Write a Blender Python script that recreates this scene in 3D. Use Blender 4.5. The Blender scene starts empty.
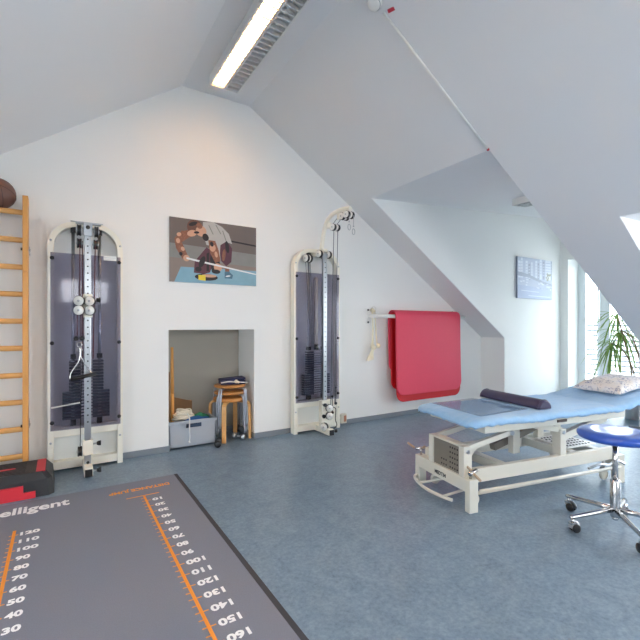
import bpy, bmesh, math, random
from mathutils import Vector, Matrix, noise as mnoise
random.seed(7)
PI = math.pi
COL = bpy.context.scene.collection
scene = bpy.context.scene

# ------------------------------------------------------------------ materials
def lin(h):
    h = h.lstrip('#')
    r = []
    for i in (0, 2, 4):
        c = int(h[i:i+2], 16) / 255.0
        r.append(c / 12.92 if c <= 0.04045 else ((c + 0.055) / 1.055) ** 2.4)
    return (r[0], r[1], r[2], 1.0)

def mat(name, col, rough=0.5, metal=0.0, var=0.0, scale=8.0, bump=0.0, bscale=60.0, spec=0.5, stretch=None, coat=0.0, sheen=0.0):
    """Principled material; var mixes in procedural noise tone variation, bump adds fine relief."""
    m = bpy.data.materials.new(name); m.use_nodes = True
    nt = m.node_tree; b = nt.nodes['Principled BSDF']
    c = lin(col)
    b.inputs['Base Color'].default_value = c
    b.inputs['Roughness'].default_value = rough
    b.inputs['Metallic'].default_value = metal
    b.inputs['Specular IOR Level'].default_value = spec
    if coat: b.inputs['Coat Weight'].default_value = coat
    if sheen: b.inputs['Sheen Weight'].default_value = sheen
    tc = nt.nodes.new('ShaderNodeTexCoord'); mp = nt.nodes.new('ShaderNodeMapping')
    nt.links.new(tc.outputs['Object'], mp.inputs['Vector'])
    if stretch: mp.inputs['Scale'].default_value = stretch
    n = nt.nodes.new('ShaderNodeTexNoise'); n.inputs['Scale'].default_value = scale; n.inputs['Detail'].default_value = 4
    nt.links.new(mp.outputs['Vector'], n.inputs['Vector'])
    mx = nt.nodes.new('ShaderNodeMixRGB'); mx.blend_type = 'MIX'
    v = var
    mx.inputs['Color1'].default_value = (c[0]*(1-v), c[1]*(1-v), c[2]*(1-v), 1)
    mx.inputs['Color2'].default_value = (min(1, c[0]*(1+v)), min(1, c[1]*(1+v)), min(1, c[2]*(1+v)), 1)
    nt.links.new(n.outputs['Fac'], mx.inputs['Fac'])
    nt.links.new(mx.outputs['Color'], b.inputs['Base Color'])
    if bump:
        n2 = nt.nodes.new('ShaderNodeTexNoise'); n2.inputs['Scale'].default_value = bscale; n2.inputs['Detail'].default_value = 3
        nt.links.new(mp.outputs['Vector'], n2.inputs['Vector'])
        bp = nt.nodes.new('ShaderNodeBump'); bp.inputs['Strength'].default_value = bump; bp.inputs['Distance'].default_value = 0.01
        nt.links.new(n2.outputs['Fac'], bp.inputs['Height']); nt.links.new(bp.outputs['Normal'], b.inputs['Normal'])
    return m

def emis(name, col, strength):
    m = bpy.data.materials.new(name); m.use_nodes = True
    b = m.node_tree.nodes['Principled BSDF']
    b.inputs['Base Color'].default_value = lin(col)
    b.inputs['Emission Color'].default_value = lin(col)
    b.inputs['Emission Strength'].default_value = strength
    return m

def clear(name, tint, rough=0.03, refl=0.08, top=0.6):
    """Thin clear sheet: tinted see-through layer under a glossy skin."""
    m = bpy.data.materials.new(name); m.use_nodes = True
    nt = m.node_tree; nt.nodes.clear()
    out = nt.nodes.new('ShaderNodeOutputMaterial'); mix = nt.nodes.new('ShaderNodeMixShader')
    tr = nt.nodes.new('ShaderNodeBsdfTransparent'); gl = nt.nodes.new('ShaderNodeBsdfGlossy')
    fr = nt.nodes.new('ShaderNodeLayerWeight'); fr.inputs['Blend'].default_value = 0.5
    pw_ = nt.nodes.new('ShaderNodeMath'); pw_.operation = 'POWER'; pw_.inputs[1].default_value = 5.0
    mr = nt.nodes.new('ShaderNodeMapRange'); mr.inputs['To Min'].default_value = refl; mr.inputs['To Max'].default_value = top
    nt.links.new(fr.outputs['Facing'], pw_.inputs[0]); nt.links.new(pw_.outputs[0], mr.inputs['Value'])
    tr.inputs['Color'].default_value = lin(tint); gl.inputs['Roughness'].default_value = rough
    nt.links.new(mr.outputs['Result'], mix.inputs['Fac'])
    nt.links.new(tr.outputs[0], mix.inputs[1]); nt.links.new(gl.outputs[0], mix.inputs[2]); nt.links.new(mix.outputs[0], out.inputs['Surface'])
    return m

def floor_material():
    m = bpy.data.materials.new('blue_linoleum'); m.use_nodes = True
    nt = m.node_tree; b = nt.nodes['Principled BSDF']
    tc = nt.nodes.new('ShaderNodeTexCoord')
    n1 = nt.nodes.new('ShaderNodeTexNoise'); n1.inputs['Scale'].default_value = 9; n1.inputs['Detail'].default_value = 9; n1.inputs['Roughness'].default_value = .7; n1.inputs['Distortion'].default_value = .8
    n2 = nt.nodes.new('ShaderNodeTexNoise'); n2.inputs['Scale'].default_value = 48; n2.inputs['Detail'].default_value = 8; n2.inputs['Roughness'].default_value = .75
    n3 = nt.nodes.new('ShaderNodeTexNoise'); n3.inputs['Scale'].default_value = 1.2; n3.inputs['Detail'].default_value = 2
    for n in (n1, n2, n3): nt.links.new(tc.outputs['Object'], n.inputs['Vector'])
    r1 = nt.nodes.new('ShaderNodeValToRGB'); e = r1.color_ramp.elements
    e[0].position = .34; e[0].color = lin('#5b7288'); e[1].position = .66; e[1].color = lin('#7e95a8')
    nt.links.new(n1.outputs['Fac'], r1.inputs['Fac'])
    r2 = nt.nodes.new('ShaderNodeValToRGB'); e = r2.color_ramp.elements
    e[0].position = .36; e[0].color = lin('#4f647a'); e[1].position = .62; e[1].color = lin('#8da2b3')
    nt.links.new(n2.outputs['Fac'], r2.inputs['Fac'])
    mx = nt.nodes.new('ShaderNodeMixRGB'); mx.inputs['Fac'].default_value = .45
    nt.links.new(r1.outputs[0], mx.inputs['Color1']); nt.links.new(r2.outputs[0], mx.inputs['Color2'])
    nt.links.new(mx.outputs[0], b.inputs['Base Color'])
    rr = nt.nodes.new('ShaderNodeMapRange'); rr.inputs['To Min'].default_value = .31; rr.inputs['To Max'].default_value = .40
    nt.links.new(n3.outputs['Fac'], rr.inputs['Value']); nt.links.new(rr.outputs[0], b.inputs['Roughness'])
    b.inputs['Specular IOR Level'].default_value = .5
    return m

def pillow_material():
    m = bpy.data.materials.new('patterned_pillow_cotton'); m.use_nodes = True
    nt = m.node_tree; b = nt.nodes['Principled BSDF']; tc = nt.nodes.new('ShaderNodeTexCoord')
    n1 = nt.nodes.new('ShaderNodeTexNoise'); n1.inputs['Scale'].default_value = 26; n1.inputs['Detail'].default_value = 6; n1.inputs['Distortion'].default_value = 1.6
    n2 = nt.nodes.new('ShaderNodeTexNoise'); n2.inputs['Scale'].default_value = 9; n2.inputs['Detail'].default_value = 3
    for n in (n1, n2): nt.links.new(tc.outputs['Object'], n.inputs['Vector'])
    r = nt.nodes.new('ShaderNodeValToRGB'); e = r.color_ramp.elements
    e[0].position = .33; e[0].color = lin('#8d96ae'); e[1].position = .46; e[1].color = lin('#eeeae6')
    x = r.color_ramp.elements.new(.40); x.color = lin('#c3c2cc')
    nt.links.new(n1.outputs['Fac'], r.inputs['Fac'])
    r2 = nt.nodes.new('ShaderNodeValToRGB'); e = r2.color_ramp.elements
    e[0].position = .4; e[0].color = lin('#ece7e2'); e[1].position = .6; e[1].color = lin('#e6eaf2')
    nt.links.new(n2.outputs['Fac'], r2.inputs['Fac'])
    mx = nt.nodes.new('ShaderNodeMixRGB'); mx.blend_type = 'MULTIPLY'; mx.inputs['Fac'].default_value = .8
    nt.links.new(r.outputs[0], mx.inputs['Color1']); nt.links.new(r2.outputs[0], mx.inputs['Color2'])
    nt.links.new(mx.outputs[0], b.inputs['Base Color']); b.inputs['Roughness'].default_value = .9
    return m

M = {}
M['wall'] = mat('white_wall_paint', '#e9e9e7', .85, var=.012, scale=3, bump=.04, bscale=180)
M['ceil'] = mat('white_ceiling_paint', '#e4e3e3', .9, var=.012, scale=3, bump=.03, bscale=180)
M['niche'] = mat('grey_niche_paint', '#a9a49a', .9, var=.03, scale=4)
M['floor'] = floor_material()
M['base'] = mat('grey_rubber_skirting', '#7b838c', .6, var=.06)
M['winframe'] = mat('white_window_lacquer', '#dfe6e8', .4, var=.01)
M['glass'] = clear('window_glass', '#fbfdff', .0, .03)
M['doorglass'] = clear('dimming_glass', '#ebf1f5', .0, .03)  # tint put in to dim the daylight on the dormer side wall
M['rail'] = mat('white_railing_boards', '#f2f2f2', .6, var=.03)
M['wood'] = mat('honey_pine', '#dfa158', .42, var=.16, scale=5, stretch=(6, 6, 1))
M['woodx'] = mat('honey_pine_rung', '#e2a964', .42, var=.14, scale=5, stretch=(1, 6, 6))
M['leather'] = mat('brown_leather', '#6b4a40', .45, var=.25, scale=7, bump=.25, bscale=50)
M['seam'] = mat('dark_leather_seam', '#3b2723', .6)
M['cream'] = mat('cream_machine_lacquer', '#ece8da', .35, var=.015)
M['creamback'] = mat('white_back_board', '#e3e4e0', .5, var=.015)
M['tint'] = clear('smoked_plastic', '#dcdbe4', .06, .035)
M['steel'] = mat('brushed_steel', '#b9bcc0', .28, 1.0, var=.05)
M['chrome'] = mat('chrome', '#c9c8c8', .12, 1.0)
M['black'] = mat('black_plastic', '#1b1b1e', .4, var=.05)
M['darkred'] = mat('dark_red_cord', '#5a2a30', .7)
M['plate'] = mat('iron_weight_plate', '#62656f', .45, .3, var=.1)
M['whitep'] = mat('white_plastic', '#ecebe6', .3)
M['print'] = mat('orange_print', '#f59a35', .7, var=.03)
M['numeral'] = mat('white_print', '#f6f6f8', .7, var=.03)
M['rubber'] = mat('grey_rubber_mat', '#7a7e8c', .75, var=.16, scale=220, bump=.15, bscale=260)
M['rubberedge'] = mat('dark_mat_border', '#3e3d42', .8, var=.1, scale=120)
M['stepblack'] = mat('charcoal_step_plastic', '#2c2d30', .5, var=.08, bump=.15, bscale=120)
M['stepred'] = mat('red_step_plastic', '#d8323f', .42, var=.04)
M['crate'] = mat('grey_crate_plastic', '#a7adb6', .45, var=.03)
M['darkblue'] = mat('dark_blue_plastic', '#1f3552', .5)
M['cardboard'] = mat('brown_cardboard', '#8d6a4a', .85, var=.08)
M['rope'] = mat('cream_rope', '#e3d8c4', .85, var=.12, scale=60, bump=.3, bscale=150)
M['green'] = mat('green_cloth', '#2f7a55', .85, var=.15)
M['bluecloth'] = mat('blue_cloth', '#24548a', .85, var=.15)
M['birch'] = mat('birch_veneer', '#e0ac6c', .4, var=.1, scale=6, stretch=(1, 5, 5))
M['seatedge'] = mat('stool_seat_wood', '#c9894a', .42, var=.12, scale=6)
M['silver'] = mat('silver_tube', '#b8bcc6', .3, .8)
M['navy'] = mat('navy_fabric', '#2a2c4e', .7, var=.12, scale=30)
M['white_cl'] = mat('white_cloth', '#d9d7d4', .8, var=.04)
M['redmat'] = mat('red_foam', '#d63a56', .55, var=.03, scale=20, bump=.06, bscale=220)
M['redmat_in'] = mat('bright_red_foam', '#c3101c', .55, var=.03, scale=20, bump=.06, bscale=220)
M['pole'] = mat('white_pole_lacquer', '#e9e9e6', .35)
M['bone'] = mat('ivory_bone_plastic', '#e6dcc2', .5, var=.06)
M['socket'] = mat('ivory_socket_plastic', '#ddd3c0', .45)
M['sockrust'] = mat('terracotta_cap', '#b98066', .6)
M['grey'] = mat('warm_grey_lacquer', '#d3d1c6', .38, var=.015)
M['greyd'] = mat('perforated_grey_metal', '#857f76', .45, .2, var=.05)
M['hole'] = mat('punched_holes', '#242322', .8)
M['copper'] = mat('tan_lever_sleeve', '#b39c84', .4, .2)
M['ink'] = mat('dark_lettering', '#2b2d35', .6)
M['sheet'] = mat('light_blue_sheet', '#8fb9e0', .85, var=.06, scale=5, bump=.35, bscale=40, sheen=.2)
M['bolster'] = mat('dark_plum_vinyl', '#3a3350', .38, var=.06)
M['foil'] = clear('clear_vinyl', '#eff1f4', .08, .06, .42)
M['pillow'] = pillow_material()
M['bluevinyl'] = mat('royal_blue_vinyl', '#2c56b8', .3, var=.02, coat=.3)
M['leaf'] = mat('plant_leaf', '#7fa24c', .5, var=.3, scale=14)
M['stem'] = mat('plant_stem', '#8a7458', .8, var=.2, scale=20)
M['pot'] = mat('white_glazed_pot', '#d5dbde', .8, var=.1)
M['soil'] = mat('potting_soil', '#35281f', .95, var=.2)
M['lampbody'] = mat('white_lamp_housing', '#e6e4de', .45)
M['alu'] = mat('satin_louvre', '#e0e0de', .3, .3)
M['tubeon'] = emis('lit_tube', '#ffc686', 42.0)
M['tubeoff'] = mat('unlit_tube', '#dfe2e6', .3)
M['redtag'] = mat('red_sticker', '#c23645', .5)
M['gapshade'] = mat('gap_shade_grey', '#555b63', .8)  # dark grey standing in for shade between the railing slats
M['roofing'] = mat('balcony_slab', '#b9b9b6', .9, var=.05)

# ------------------------------------------------------------------ mesh builder
class MB:
    def __init__(s): s.bm = bmesh.new()
    def _fin(s, faces, mi, smooth):
        for f in faces: f.material_index = mi; f.smooth = smooth
    def box(s, x0, x1, y0, y1, z0, z1, mi=0, bevel=0.0, rot=None, seg=2):
        g = bmesh.ops.create_cube(s.bm, size=1.0); vs = g['verts']
        c = Vector(((x0+x1)/2, (y0+y1)/2, (z0+z1)/2))
        for v in vs: v.co = Vector((v.co.x*(x1-x0), v.co.y*(y1-y0), v.co.z*(z1-z0)))
        if bevel:
            es = list({e for v in vs for e in v.link_edges})
            r = bmesh.ops.bevel(s.bm, geom=es, offset=bevel, segments=seg, affect='EDGES', profile=.5)
            vs = list({v for f in r['faces'] for v in f.verts} | {v for v in vs if v.is_valid})
        for v in vs:
            if rot is not None: v.co = rot @ v.co
            v.co += c
        s._fin({f for v in vs for f in v.link_faces}, mi, False)
        return vs
    def cyl(s, a, b, r, r2=None, mi=0, seg=16, cap=True, smooth=True):
        a, b = Vector(a), Vector(b); d = b - a; r2 = r if r2 is None else r2
        q = d.to_track_quat('Z', 'Y').to_matrix()
        ra = [s.bm.verts.new(a + q @ Vector((r*math.cos(2*PI*i/seg), r*math.sin(2*PI*i/seg), 0))) for i in range(seg)]
        rb = [s.bm.verts.new(b + q @ Vector((r2*math.cos(2*PI*i/seg), r2*math.sin(2*PI*i/seg), 0))) for i in range(seg)]
        fs = [s.bm.faces.new((ra[i], ra[(i+1) % seg], rb[(i+1) % seg], rb[i])) for i in range(seg)]
        s._fin(fs, mi, smooth)
        if cap: s._fin([s.bm.faces.new(ra[::-1]), s.bm.faces.new(rb)], mi, False)
    def tube(s, pts, r, mi=0, seg=10, closed=False, flat=None, cap=True):
        """Swept tube through pts; r may be a list; flat=(w,h) gives a rectangular section."""
        pts = [Vector(p) for p in pts]; n = len(pts); rings = []; prev = None
        for i, p in enumerate(pts):
            if closed: t = pts[(i+1) % n] - pts[i-1]
            else: t = pts[min(i+1, n-1)] - pts[max(i-1, 0)]
            t.normalize()
            if prev is None:
                u = t.orthogonal().normalized()
                if flat: 
                    ref = Vector((0, 0, 1)) if abs(t.z) < .95 else Vector((1, 0, 0))
                    u = (ref - t * ref.dot(t)).normalized()
            else: u = (prev - t * prev.dot(t)).normalized()
            prev = u; w = t.cross(u)
            rr = r[i] if isinstance(r, (list, tuple)) else r
            if flat:
                h, wd = flat
                rings.append([s.bm.verts.new(p + u*a*h/2 + w*b*wd/2) for a, b in ((1, 1), (-1, 1), (-1, -1), (1, -1))])
            else:
                rings.append([s.bm.verts.new(p + (u*math.cos(2*PI*k/seg) + w*math.sin(2*PI*k/seg))*rr) for k in range(seg)])
        k = len(rings[0]); fs = []
        for i in range(n if closed else n-1):
            A, B = rings[i], rings[(i+1) % n]
            fs += [s.bm.faces.new((A[j], A[(j+1) % k], B[(j+1) % k], B[j])) for j in range(k)]
        s._fin(fs, mi, flat is None)
        if not closed and cap: s._fin([s.bm.faces.new(rings[0][::-1]), s.bm.faces.new(rings[-1])], mi, False)
    def lathe(s, prof, mi=0, seg=32, origin=(0, 0, 0), axis=None):
        """Revolve (r, z) profile about Z (or an axis) at origin."""
        o = Vector(origin); q = Matrix.Identity(3) if axis is None else Vector(axis).to_track_quat('Z', 'Y').to_matrix()
        rings = []
        for r, z in prof:
            if r < 1e-6: rings.append([s.bm.verts.new(o + q @ Vector((0, 0, z)))])
            else: rings.append([s.bm.verts.new(o + q @ Vector((r*math.cos(2*PI*i/seg), r*math.sin(2*PI*i/seg), z))) for i in range(seg)])
        fs = []
        for A, B in zip(rings, rings[1:]):
            for i in range(seg):
                a = A[i % len(A)]; a2 = A[(i+1) % len(A)]; b = B[i % len(B)]; b2 = B[(i+1) % len(B)]
                vs = []
                for v in (a, a2, b2, b):
                    if v not in vs: vs.append(v)
                if len(vs) > 2: fs.append(s.bm.faces.new(vs))
        s._fin(fs, mi, True)
    def prism(s, poly, axis, a, b, mi=0):
        """Extrude a 2D polygon along axis ('x': (y,z), 'y': (x,z), 'z': (x,y))."""
        f = {'x': lambda p, t: (t, p[0], p[1]), 'y': lambda p, t: (p[0], t, p[1]), 'z': lambda p, t: (p[0], p[1], t)}[axis]
        A = [s.bm.verts.new(f(p, a)) for p in poly]; B = [s.bm.verts.new(f(p, b)) for p in poly]; n = len(poly)
        fs = [s.bm.faces.new(A), s.bm.faces.new(B[::-1])] + [s.bm.faces.new((A[i], B[i], B[(i+1) % n], A[(i+1) % n])) for i in range(n)]
        s._fin(fs, mi, False)
    def sphere(s, c, r, mi=0, seg=20, sc=(1, 1, 1)):
        g = bmesh.ops.create_uvsphere(s.bm, u_segments=seg, v_segments=max(8, seg//2), radius=r)
        for v in g['verts']: v.co = Vector((v.co.x*sc[0], v.co.y*sc[1], v.co.z*sc[2])) + Vector(c)
        s._fin({f for v in g['verts'] for f in v.link_faces}, mi, True)
    def build(s, name, mats, parent=None, loc=None, rotz=None):
        bmesh.ops.recalc_face_normals(s.bm, faces=s.bm.faces[:])
        me = bpy.data.meshes.new(name); s.bm.to_mesh(me); s.bm.free()
        for m in (mats if isinstance(mats, (list, tuple)) else [mats]): me.materials.append(M[m] if isinstance(m, str) else m)
        o = bpy.data.objects.new(name, me); COL.objects.link(o)
        if parent is not None: o.parent = parent
        if loc is not None: o.location = loc
        if rotz is not None: o.rotation_euler.z = rotz
        return o

def tag(o, label, cat, group=None):
    o['label'] = label; o['category'] = cat
    if group: o['group'] = group
    return o
def thing(name, label, cat, loc=(0, 0, 0), rotz=0.0, group=None):
    o = bpy.data.objects.new(name, None); COL.objects.link(o)
    o.location = loc; o.rotation_euler = (0, 0, rotz); o.empty_display_size = .1
    return tag(o, label, cat, group)
def struct(name, mb, mats, parent=None):
    o = mb.build(name, mats, parent)
    if parent is None: o['kind'] = 'structure'
    return o
def copy_tree(o, loc=None, rotz=None, label=None):
    r = o.copy(); COL.objects.link(r)
    if loc is not None: r.location = loc
    if rotz is not None: r.rotation_euler.z = rotz
    if label: r['label'] = label
    for ch in list(o.children):
        c = ch.copy(); COL.objects.link(c); c.parent = r
        for g in list(ch.children):
            d = g.copy(); COL.objects.link(d); d.parent = c
    return r
def arc(c, r, a0, a1, n, plane='xz'):
    out = []
    for i in range(n+1):
        a = a0 + (a1-a0)*i/n; p = (r*math.cos(a), r*math.sin(a))
        if plane == 'xz': out.append((c[0]+p[0], c[1], c[2]+p[1]))
        elif plane == 'xy': out.append((c[0]+p[0], c[1]+p[1], c[2]))
        else: out.append((c[0], c[1]+p[0], c[2]+p[1]))
    return out
def smooth_path(pts, n=6):
    """Catmull-Rom through pts."""
    P = [Vector(p) for p in pts]; out = []
    for i in range(len(P)-1):
        p0 = P[max(i-1, 0)]; p1 = P[i]; p2 = P[i+1]; p3 = P[min(i+2, len(P)-1)]
        for k in range(n):
            t = k/n
            out.append(.5*((2*p1) + (p2-p0)*t + (2*p0-5*p1+4*p2-p3)*t*t + (3*p1-p0-3*p2+p3)*t**3))
    out.append(P[-1]); return out
def text_mesh(name, body, size, material, parent, loc, rotz=0.0, sx=1.0, bold=0.0, tilt=None, align='CENTER', depth=.0004, fit=None):
    cu = bpy.data.curves.new(name, 'FONT'); cu.body = body; cu.size = size; cu.align_x = align; cu.align_y = 'CENTER'
    cu.extrude = depth; cu.offset = bold; cu.resolution_u = 3
    tmp = bpy.data.objects.new('tmp_text', cu); COL.objects.link(tmp)
    dg = bpy.context.evaluated_depsgraph_get()
    me = bpy.data.meshes.new_from_object(tmp.evaluated_get(dg))
    bpy.data.objects.remove(tmp); bpy.data.curves.remove(cu)
    me.materials.clear(); me.materials.append(M[material])
    if fit:
        xs = [v.co.x for v in me.vertices]; a_, b_ = min(xs), max(xs)
        for v in me.vertices: v.co.x = (v.co.x - (a_+b_)/2)*fit/(b_-a_)
    else:
        for v in me.vertices: v.co.x *= sx
    o = bpy.data.objects.new(name, me); COL.objects.link(o); o.parent = parent
    o.location = loc; o.rotation_euler = tilt if tilt else (0, 0, rotz)
    return o

# ------------------------------------------------------------------ the room (metres; camera stands at x=0, y=0)
YW = 4.10            # inner face of the gable wall
ZF = 3.535           # flat strip under the ridge
XL, XR = -2.6, 5.56  # knee walls
YB = -3.2            # wall behind the camera
def zr(x): return 4.6418 - .65*x      # right slope underside
def zl(x): return 3.328 + .70*(x - .707)
xa, xb = 1.003, 1.703
DX, DZ = 3.03, zr(3.03)  # dormer opening upper edge
D0, D1 = 2.12, 3.70      # dormer opening along y
E0, E1, EX = -1.75, 1.555, 3.905
XWIN = 7.42

m = MB(); m.box(-3.8, 7.9, -3.5, 4.75, -.2, 0); struct('floor', m, 'floor')

# gable wall with its square niche
NX0, NX1, NZ, NY = .877, 1.756, 1.163, 4.556
m = MB()
top = lambda x: min(ZF, zl(x), zr(x)) + .06
m.prism([(-2.8, 0), (NX0, 0), (NX0, top(NX0)), (-2.8, top(-2.8))], 'y', YW, 4.70)
m.prism([(NX0, NZ), (NX1, NZ), (NX1, top(NX1)), (xb, ZF+.06), (xa, ZF+.06), (NX0, top(NX0))], 'y', YW, 4.70)
m.prism([(NX1, 0), (XR+.1, 0), (XR+.1, top(XR+.1)), (NX1, top(NX1))], 'y', YW, 4.70)
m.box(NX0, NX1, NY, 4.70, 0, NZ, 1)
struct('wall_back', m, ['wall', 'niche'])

L0, L1, LX = -2.2, 1.75, -.95  # unseen left dormer with window, added to light the right slope
fullL = [(XL-.2, .9), (XL, zl(XL)), (xa, ZF), (xa, ZF+.25), (XL-.2, 1.2)]
m = MB(); m.prism(fullL, 'y', YB-.2, L0); m.prism(fullL, 'y', L1, YW)
m.prism([(LX, zl(LX)), (xa, ZF), (xa, ZF+.25), (LX, zl(LX)+.25)], 'y', L0, L1)
struct('ceiling_left', m, 'ceil')
LW = -3.6; zs = zl(LX)
m = MB(); m.prism([(LX, zs), (LW-.2, zs+.15), (LW-.2, zs+.35), (LX, zs+.2)], 'y', L0-.05, L1+.05); struct('ceiling_dormer_added', m, 'ceil')
for nm, y0, y1 in (('wall_dormer_added', L1-.002, L1+.25), ('wall_dormer_added_rear', L0-.25, L0+.002)):
    m = MB(); m.prism([(LX, zs+.012), (XL, zl(XL)+.012), (XL, 0), (LW-.2, 0), (LW-.2, zs+.2), (LX, zs+.05)], 'y', y0, y1); struct(nm, m, 'wall')
m = MB(); m.box(LW-.2, LW, L0, L1, 0, .55); m.box(LW-.2, LW, L0, L0+.15, .55, 2.4); m.box(LW-.2, LW, L1-.15, L1, .55, 2.4); m.box(LW-.2, LW, L0, L1, 2.15, 2.4)
struct('wall_dormer_added_front', m, 'wall')
m = MB(); m.box(xa, xb, YB-.2, YW, ZF, ZF+.25); struct('ceiling_middle', m, 'ceil')
m = MB()
full = [(xb, ZF), (XR+.02, zr(XR+.02)), (XR+.02, zr(XR+.02)+.25), (xb, ZF+.25)]
def upto(x): return [(xb, ZF), (x, zr(x)), (x, zr(x)+.25), (xb, ZF+.25)]
def skew(mb, y_ref):
    for v in mb.bm.verts:
        if abs(v.co.y - y_ref) < .004: v.co.y += .037 - .0535*(min(max(v.co.x, xb), 5.6) - DX)
for y0, y1, p in ((YB-.2, E0, full), (E0, E1, upto(EX)), (E1, D0, full), (D0-.12, D1, upto(DX)), (D1, YW, full)):
    m.prism(p, 'y', y0, y1)
skew(m, D0)
struct('ceiling_right', m, 'ceil')
# dormer over the treatment table: cheeks, lid, knee walls, window wall
lid = lambda x: DZ + .075*(x - DX)
m = MB()
ck = [(DX, DZ+.012), (XR, zr(XR)+.012), (XR, 0), (XWIN+.3, 0), (XWIN+.3, lid(XWIN+.3)+.05), (DX, DZ+.05)]
m.prism(ck, 'y', D1-.002, YW)
struct('wall_dormer_far', m, 'wall')
m = MB()
m.prism([(DX, DZ+.012), (XR, zr(XR)+.012), (XR, 0), (XWIN+.3, 0), (XWIN+.3, lid(XWIN+.3)+.05), (DX, DZ+.05)], 'y', E1-.002, D0+.002); skew(m, D0+.002)
struct('wall_dormer_near', m, 'wall')
m = MB(); m.prism([(DX, lid(DX)), (XWIN+.3, lid(XWIN+.3)), (XWIN+.3, lid(XWIN+.3)+.2), (DX, lid(DX)+.2)], 'y', D0-.2, D1+.05); struct('ceiling_dormer', m, 'ceil')
# window wall of the dormer, with deep reveals
W0, W1, WZ0, WZ1 = 2.25, 3.57, .10, 2.30
m = MB()
m.box(7.10, 7.62, W1, D1, 0, 3.1); m.box(7.10, 7.62, D0-.15, W0, 0, 3.1)
m.box(7.10, 7.62, W0, W1, 0, WZ0); m.box(7.10, 7.62, W0, W1, WZ1, 3.1)
struct('wall_right', m, 'wall')
# second dormer, nearer the camera
m = MB()
zs = zr(EX)
m.prism([(EX, zs), (6.7, zs+.08), (6.7, zs+.28), (EX, zs+.2)], 'y', E0-.05, E1+.05)
struct('ceiling_dormer_near', m, 'ceil')
m = MB()
m.prism([(EX, zs+.012), (XR, zr(XR)+.012), (XR, 0), (6.7, 0), (6.7, zs+.1), (EX, zs+.05)], 'y', E0-.3, E0+.002)
struct('wall_dormer_side', m, 'wall')
m = MB()
m.box(6.5, 6.7, E0, E1, 0, .3); m.box(6.5, 6.7, E0, E0+.12, .3, 2.3); m.box(6.5, 6.7, E1-.12, E1, .3, 2.3)
struct('wall_right_near', m, 'wall')
m = MB(); m.box(XR, XR+.2, YB-.2, E0, 0, zr(XR)+.05); struct('wall_knee_right', m, 'wall')
m = MB(); m.box(XL-.2, XL, YB-.2, L0, 0, zl(XL)+.02); m.box(XL-.2, XL, L1, YW, 0, zl(XL)+.02); struct('wall_left', m, 'wall')
# wall behind the camera with two windows, the wider one added for its light
WF = ((-.05, 1.05, 1.70, 2.35), (1.75, 3.55, .7, 2.25))
m = MB()
(V0, V1, VZ0, VZ1), (V2, V3, VZ2, VZ3) = WF
m.prism([(-2.8, 0), (V0, 0), (V0, top(V0)), (-2.8, top(-2.8))], 'y', YB-.2, YB)
m.prism([(V0, VZ1), (V1, VZ1), (V1, top(V1)), (xa, ZF+.06), (V0, top(V0))], 'y', YB-.2, YB); m.box(V0, V1, YB-.2, YB, 0, VZ0)
m.prism([(V1, 0), (V2, 0), (V2, top(V2)), (xb, ZF+.06), (V1, top(V1))], 'y', YB-.2, YB)
m.prism([(V2, VZ3), (V3, VZ3), (V3, top(V3)), (V2, top(V2))], 'y', YB-.2, YB); m.box(V2, V3, YB-.2, YB, 0, VZ2)
m.prism([(V3, 0), (XR+.1, 0), (XR+.1, top(XR+.1)), (V3, top(V3))], 'y', YB-.2, YB)
struct('wall_front', m, 'wall')

# windows
def window_x(name, x, y0, y1, z0, z1, mull, f=.10, d=.07, pane='glass'):
    m = MB()
    m.box(x, x+d, y0, y0+f, z0, z1, bevel=.006); m.box(x, x+d, y1-f, y1, z0, z1, bevel=.006)
    m.box(x, x+d, y0+f, y1-f, z0, z0+f, bevel=.006); m.box(x, x+d, y0+f, y1-f, z1-f, z1, bevel=.006)
    for c in mull: m.box(x, x+d, c-.065, c+.065, z0+f, z1-f, bevel=.006)
    w = struct(name, m, 'winframe')
    edges = [y0+f] + [v for c in mull for v in (c-.065, c+.065)] + [y1-f]
    for i in range(0, len(edges), 2):
        g = MB(); g.box(x+.03, x+.036, edges[i], edges[i+1], z0+f, z1-f); g.build('window_pane', pane, w)
        s = MB()   # slim inner rebate
        a, b = edges[i], edges[i+1]
        s.box(x-.012, x, a, a+.025, z0+f, z1-f); s.box(x-.012, x, b-.025, b, z0+f, z1-f); s.box(x-.012, x, a, b, z0+f, z0+f+.025); s.box(x-.012, x, a, b, z1-f-.025, z1-f)
        s.build('sash_bead', 'winframe', w)
    return w
window_x('window_1', XWIN, W0, W1, WZ0, WZ1, [3.18], pane='doorglass')
window_x('window_4_added', LW-.1, L0+.15, L1-.15, .55, 2.15, [-.85, .4])  # window of the added left dormer, an unseen fill source
window_x('window_2', 6.52, E0+.12, E1-.12, .3, 2.2, [-.65, .45])
f = .07; yb = YB-.12
for nm, (a0, a1, c0, c1) in zip(('window_3', 'window_5_added'), WF):
    m = MB(); mid = (a0+a1)/2
    m.box(a0, a1, yb, yb+.07, c0, c0+f); m.box(a0, a1, yb, yb+.07, c1-f, c1)
    for x in (a0, mid-f/2, a1-f): m.box(x, x+f, yb, yb+.07, c0+f, c1-f)
    w = struct(nm, m, 'winframe')
    for p0, p1 in ((a0+f, mid-f/2), (mid+f/2, a1-f)):
        g = MB(); g.box(p0, p1, yb+.03, yb+.036, c0+f, c1-f); g.build('window_pane', 'glass', w)

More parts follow.
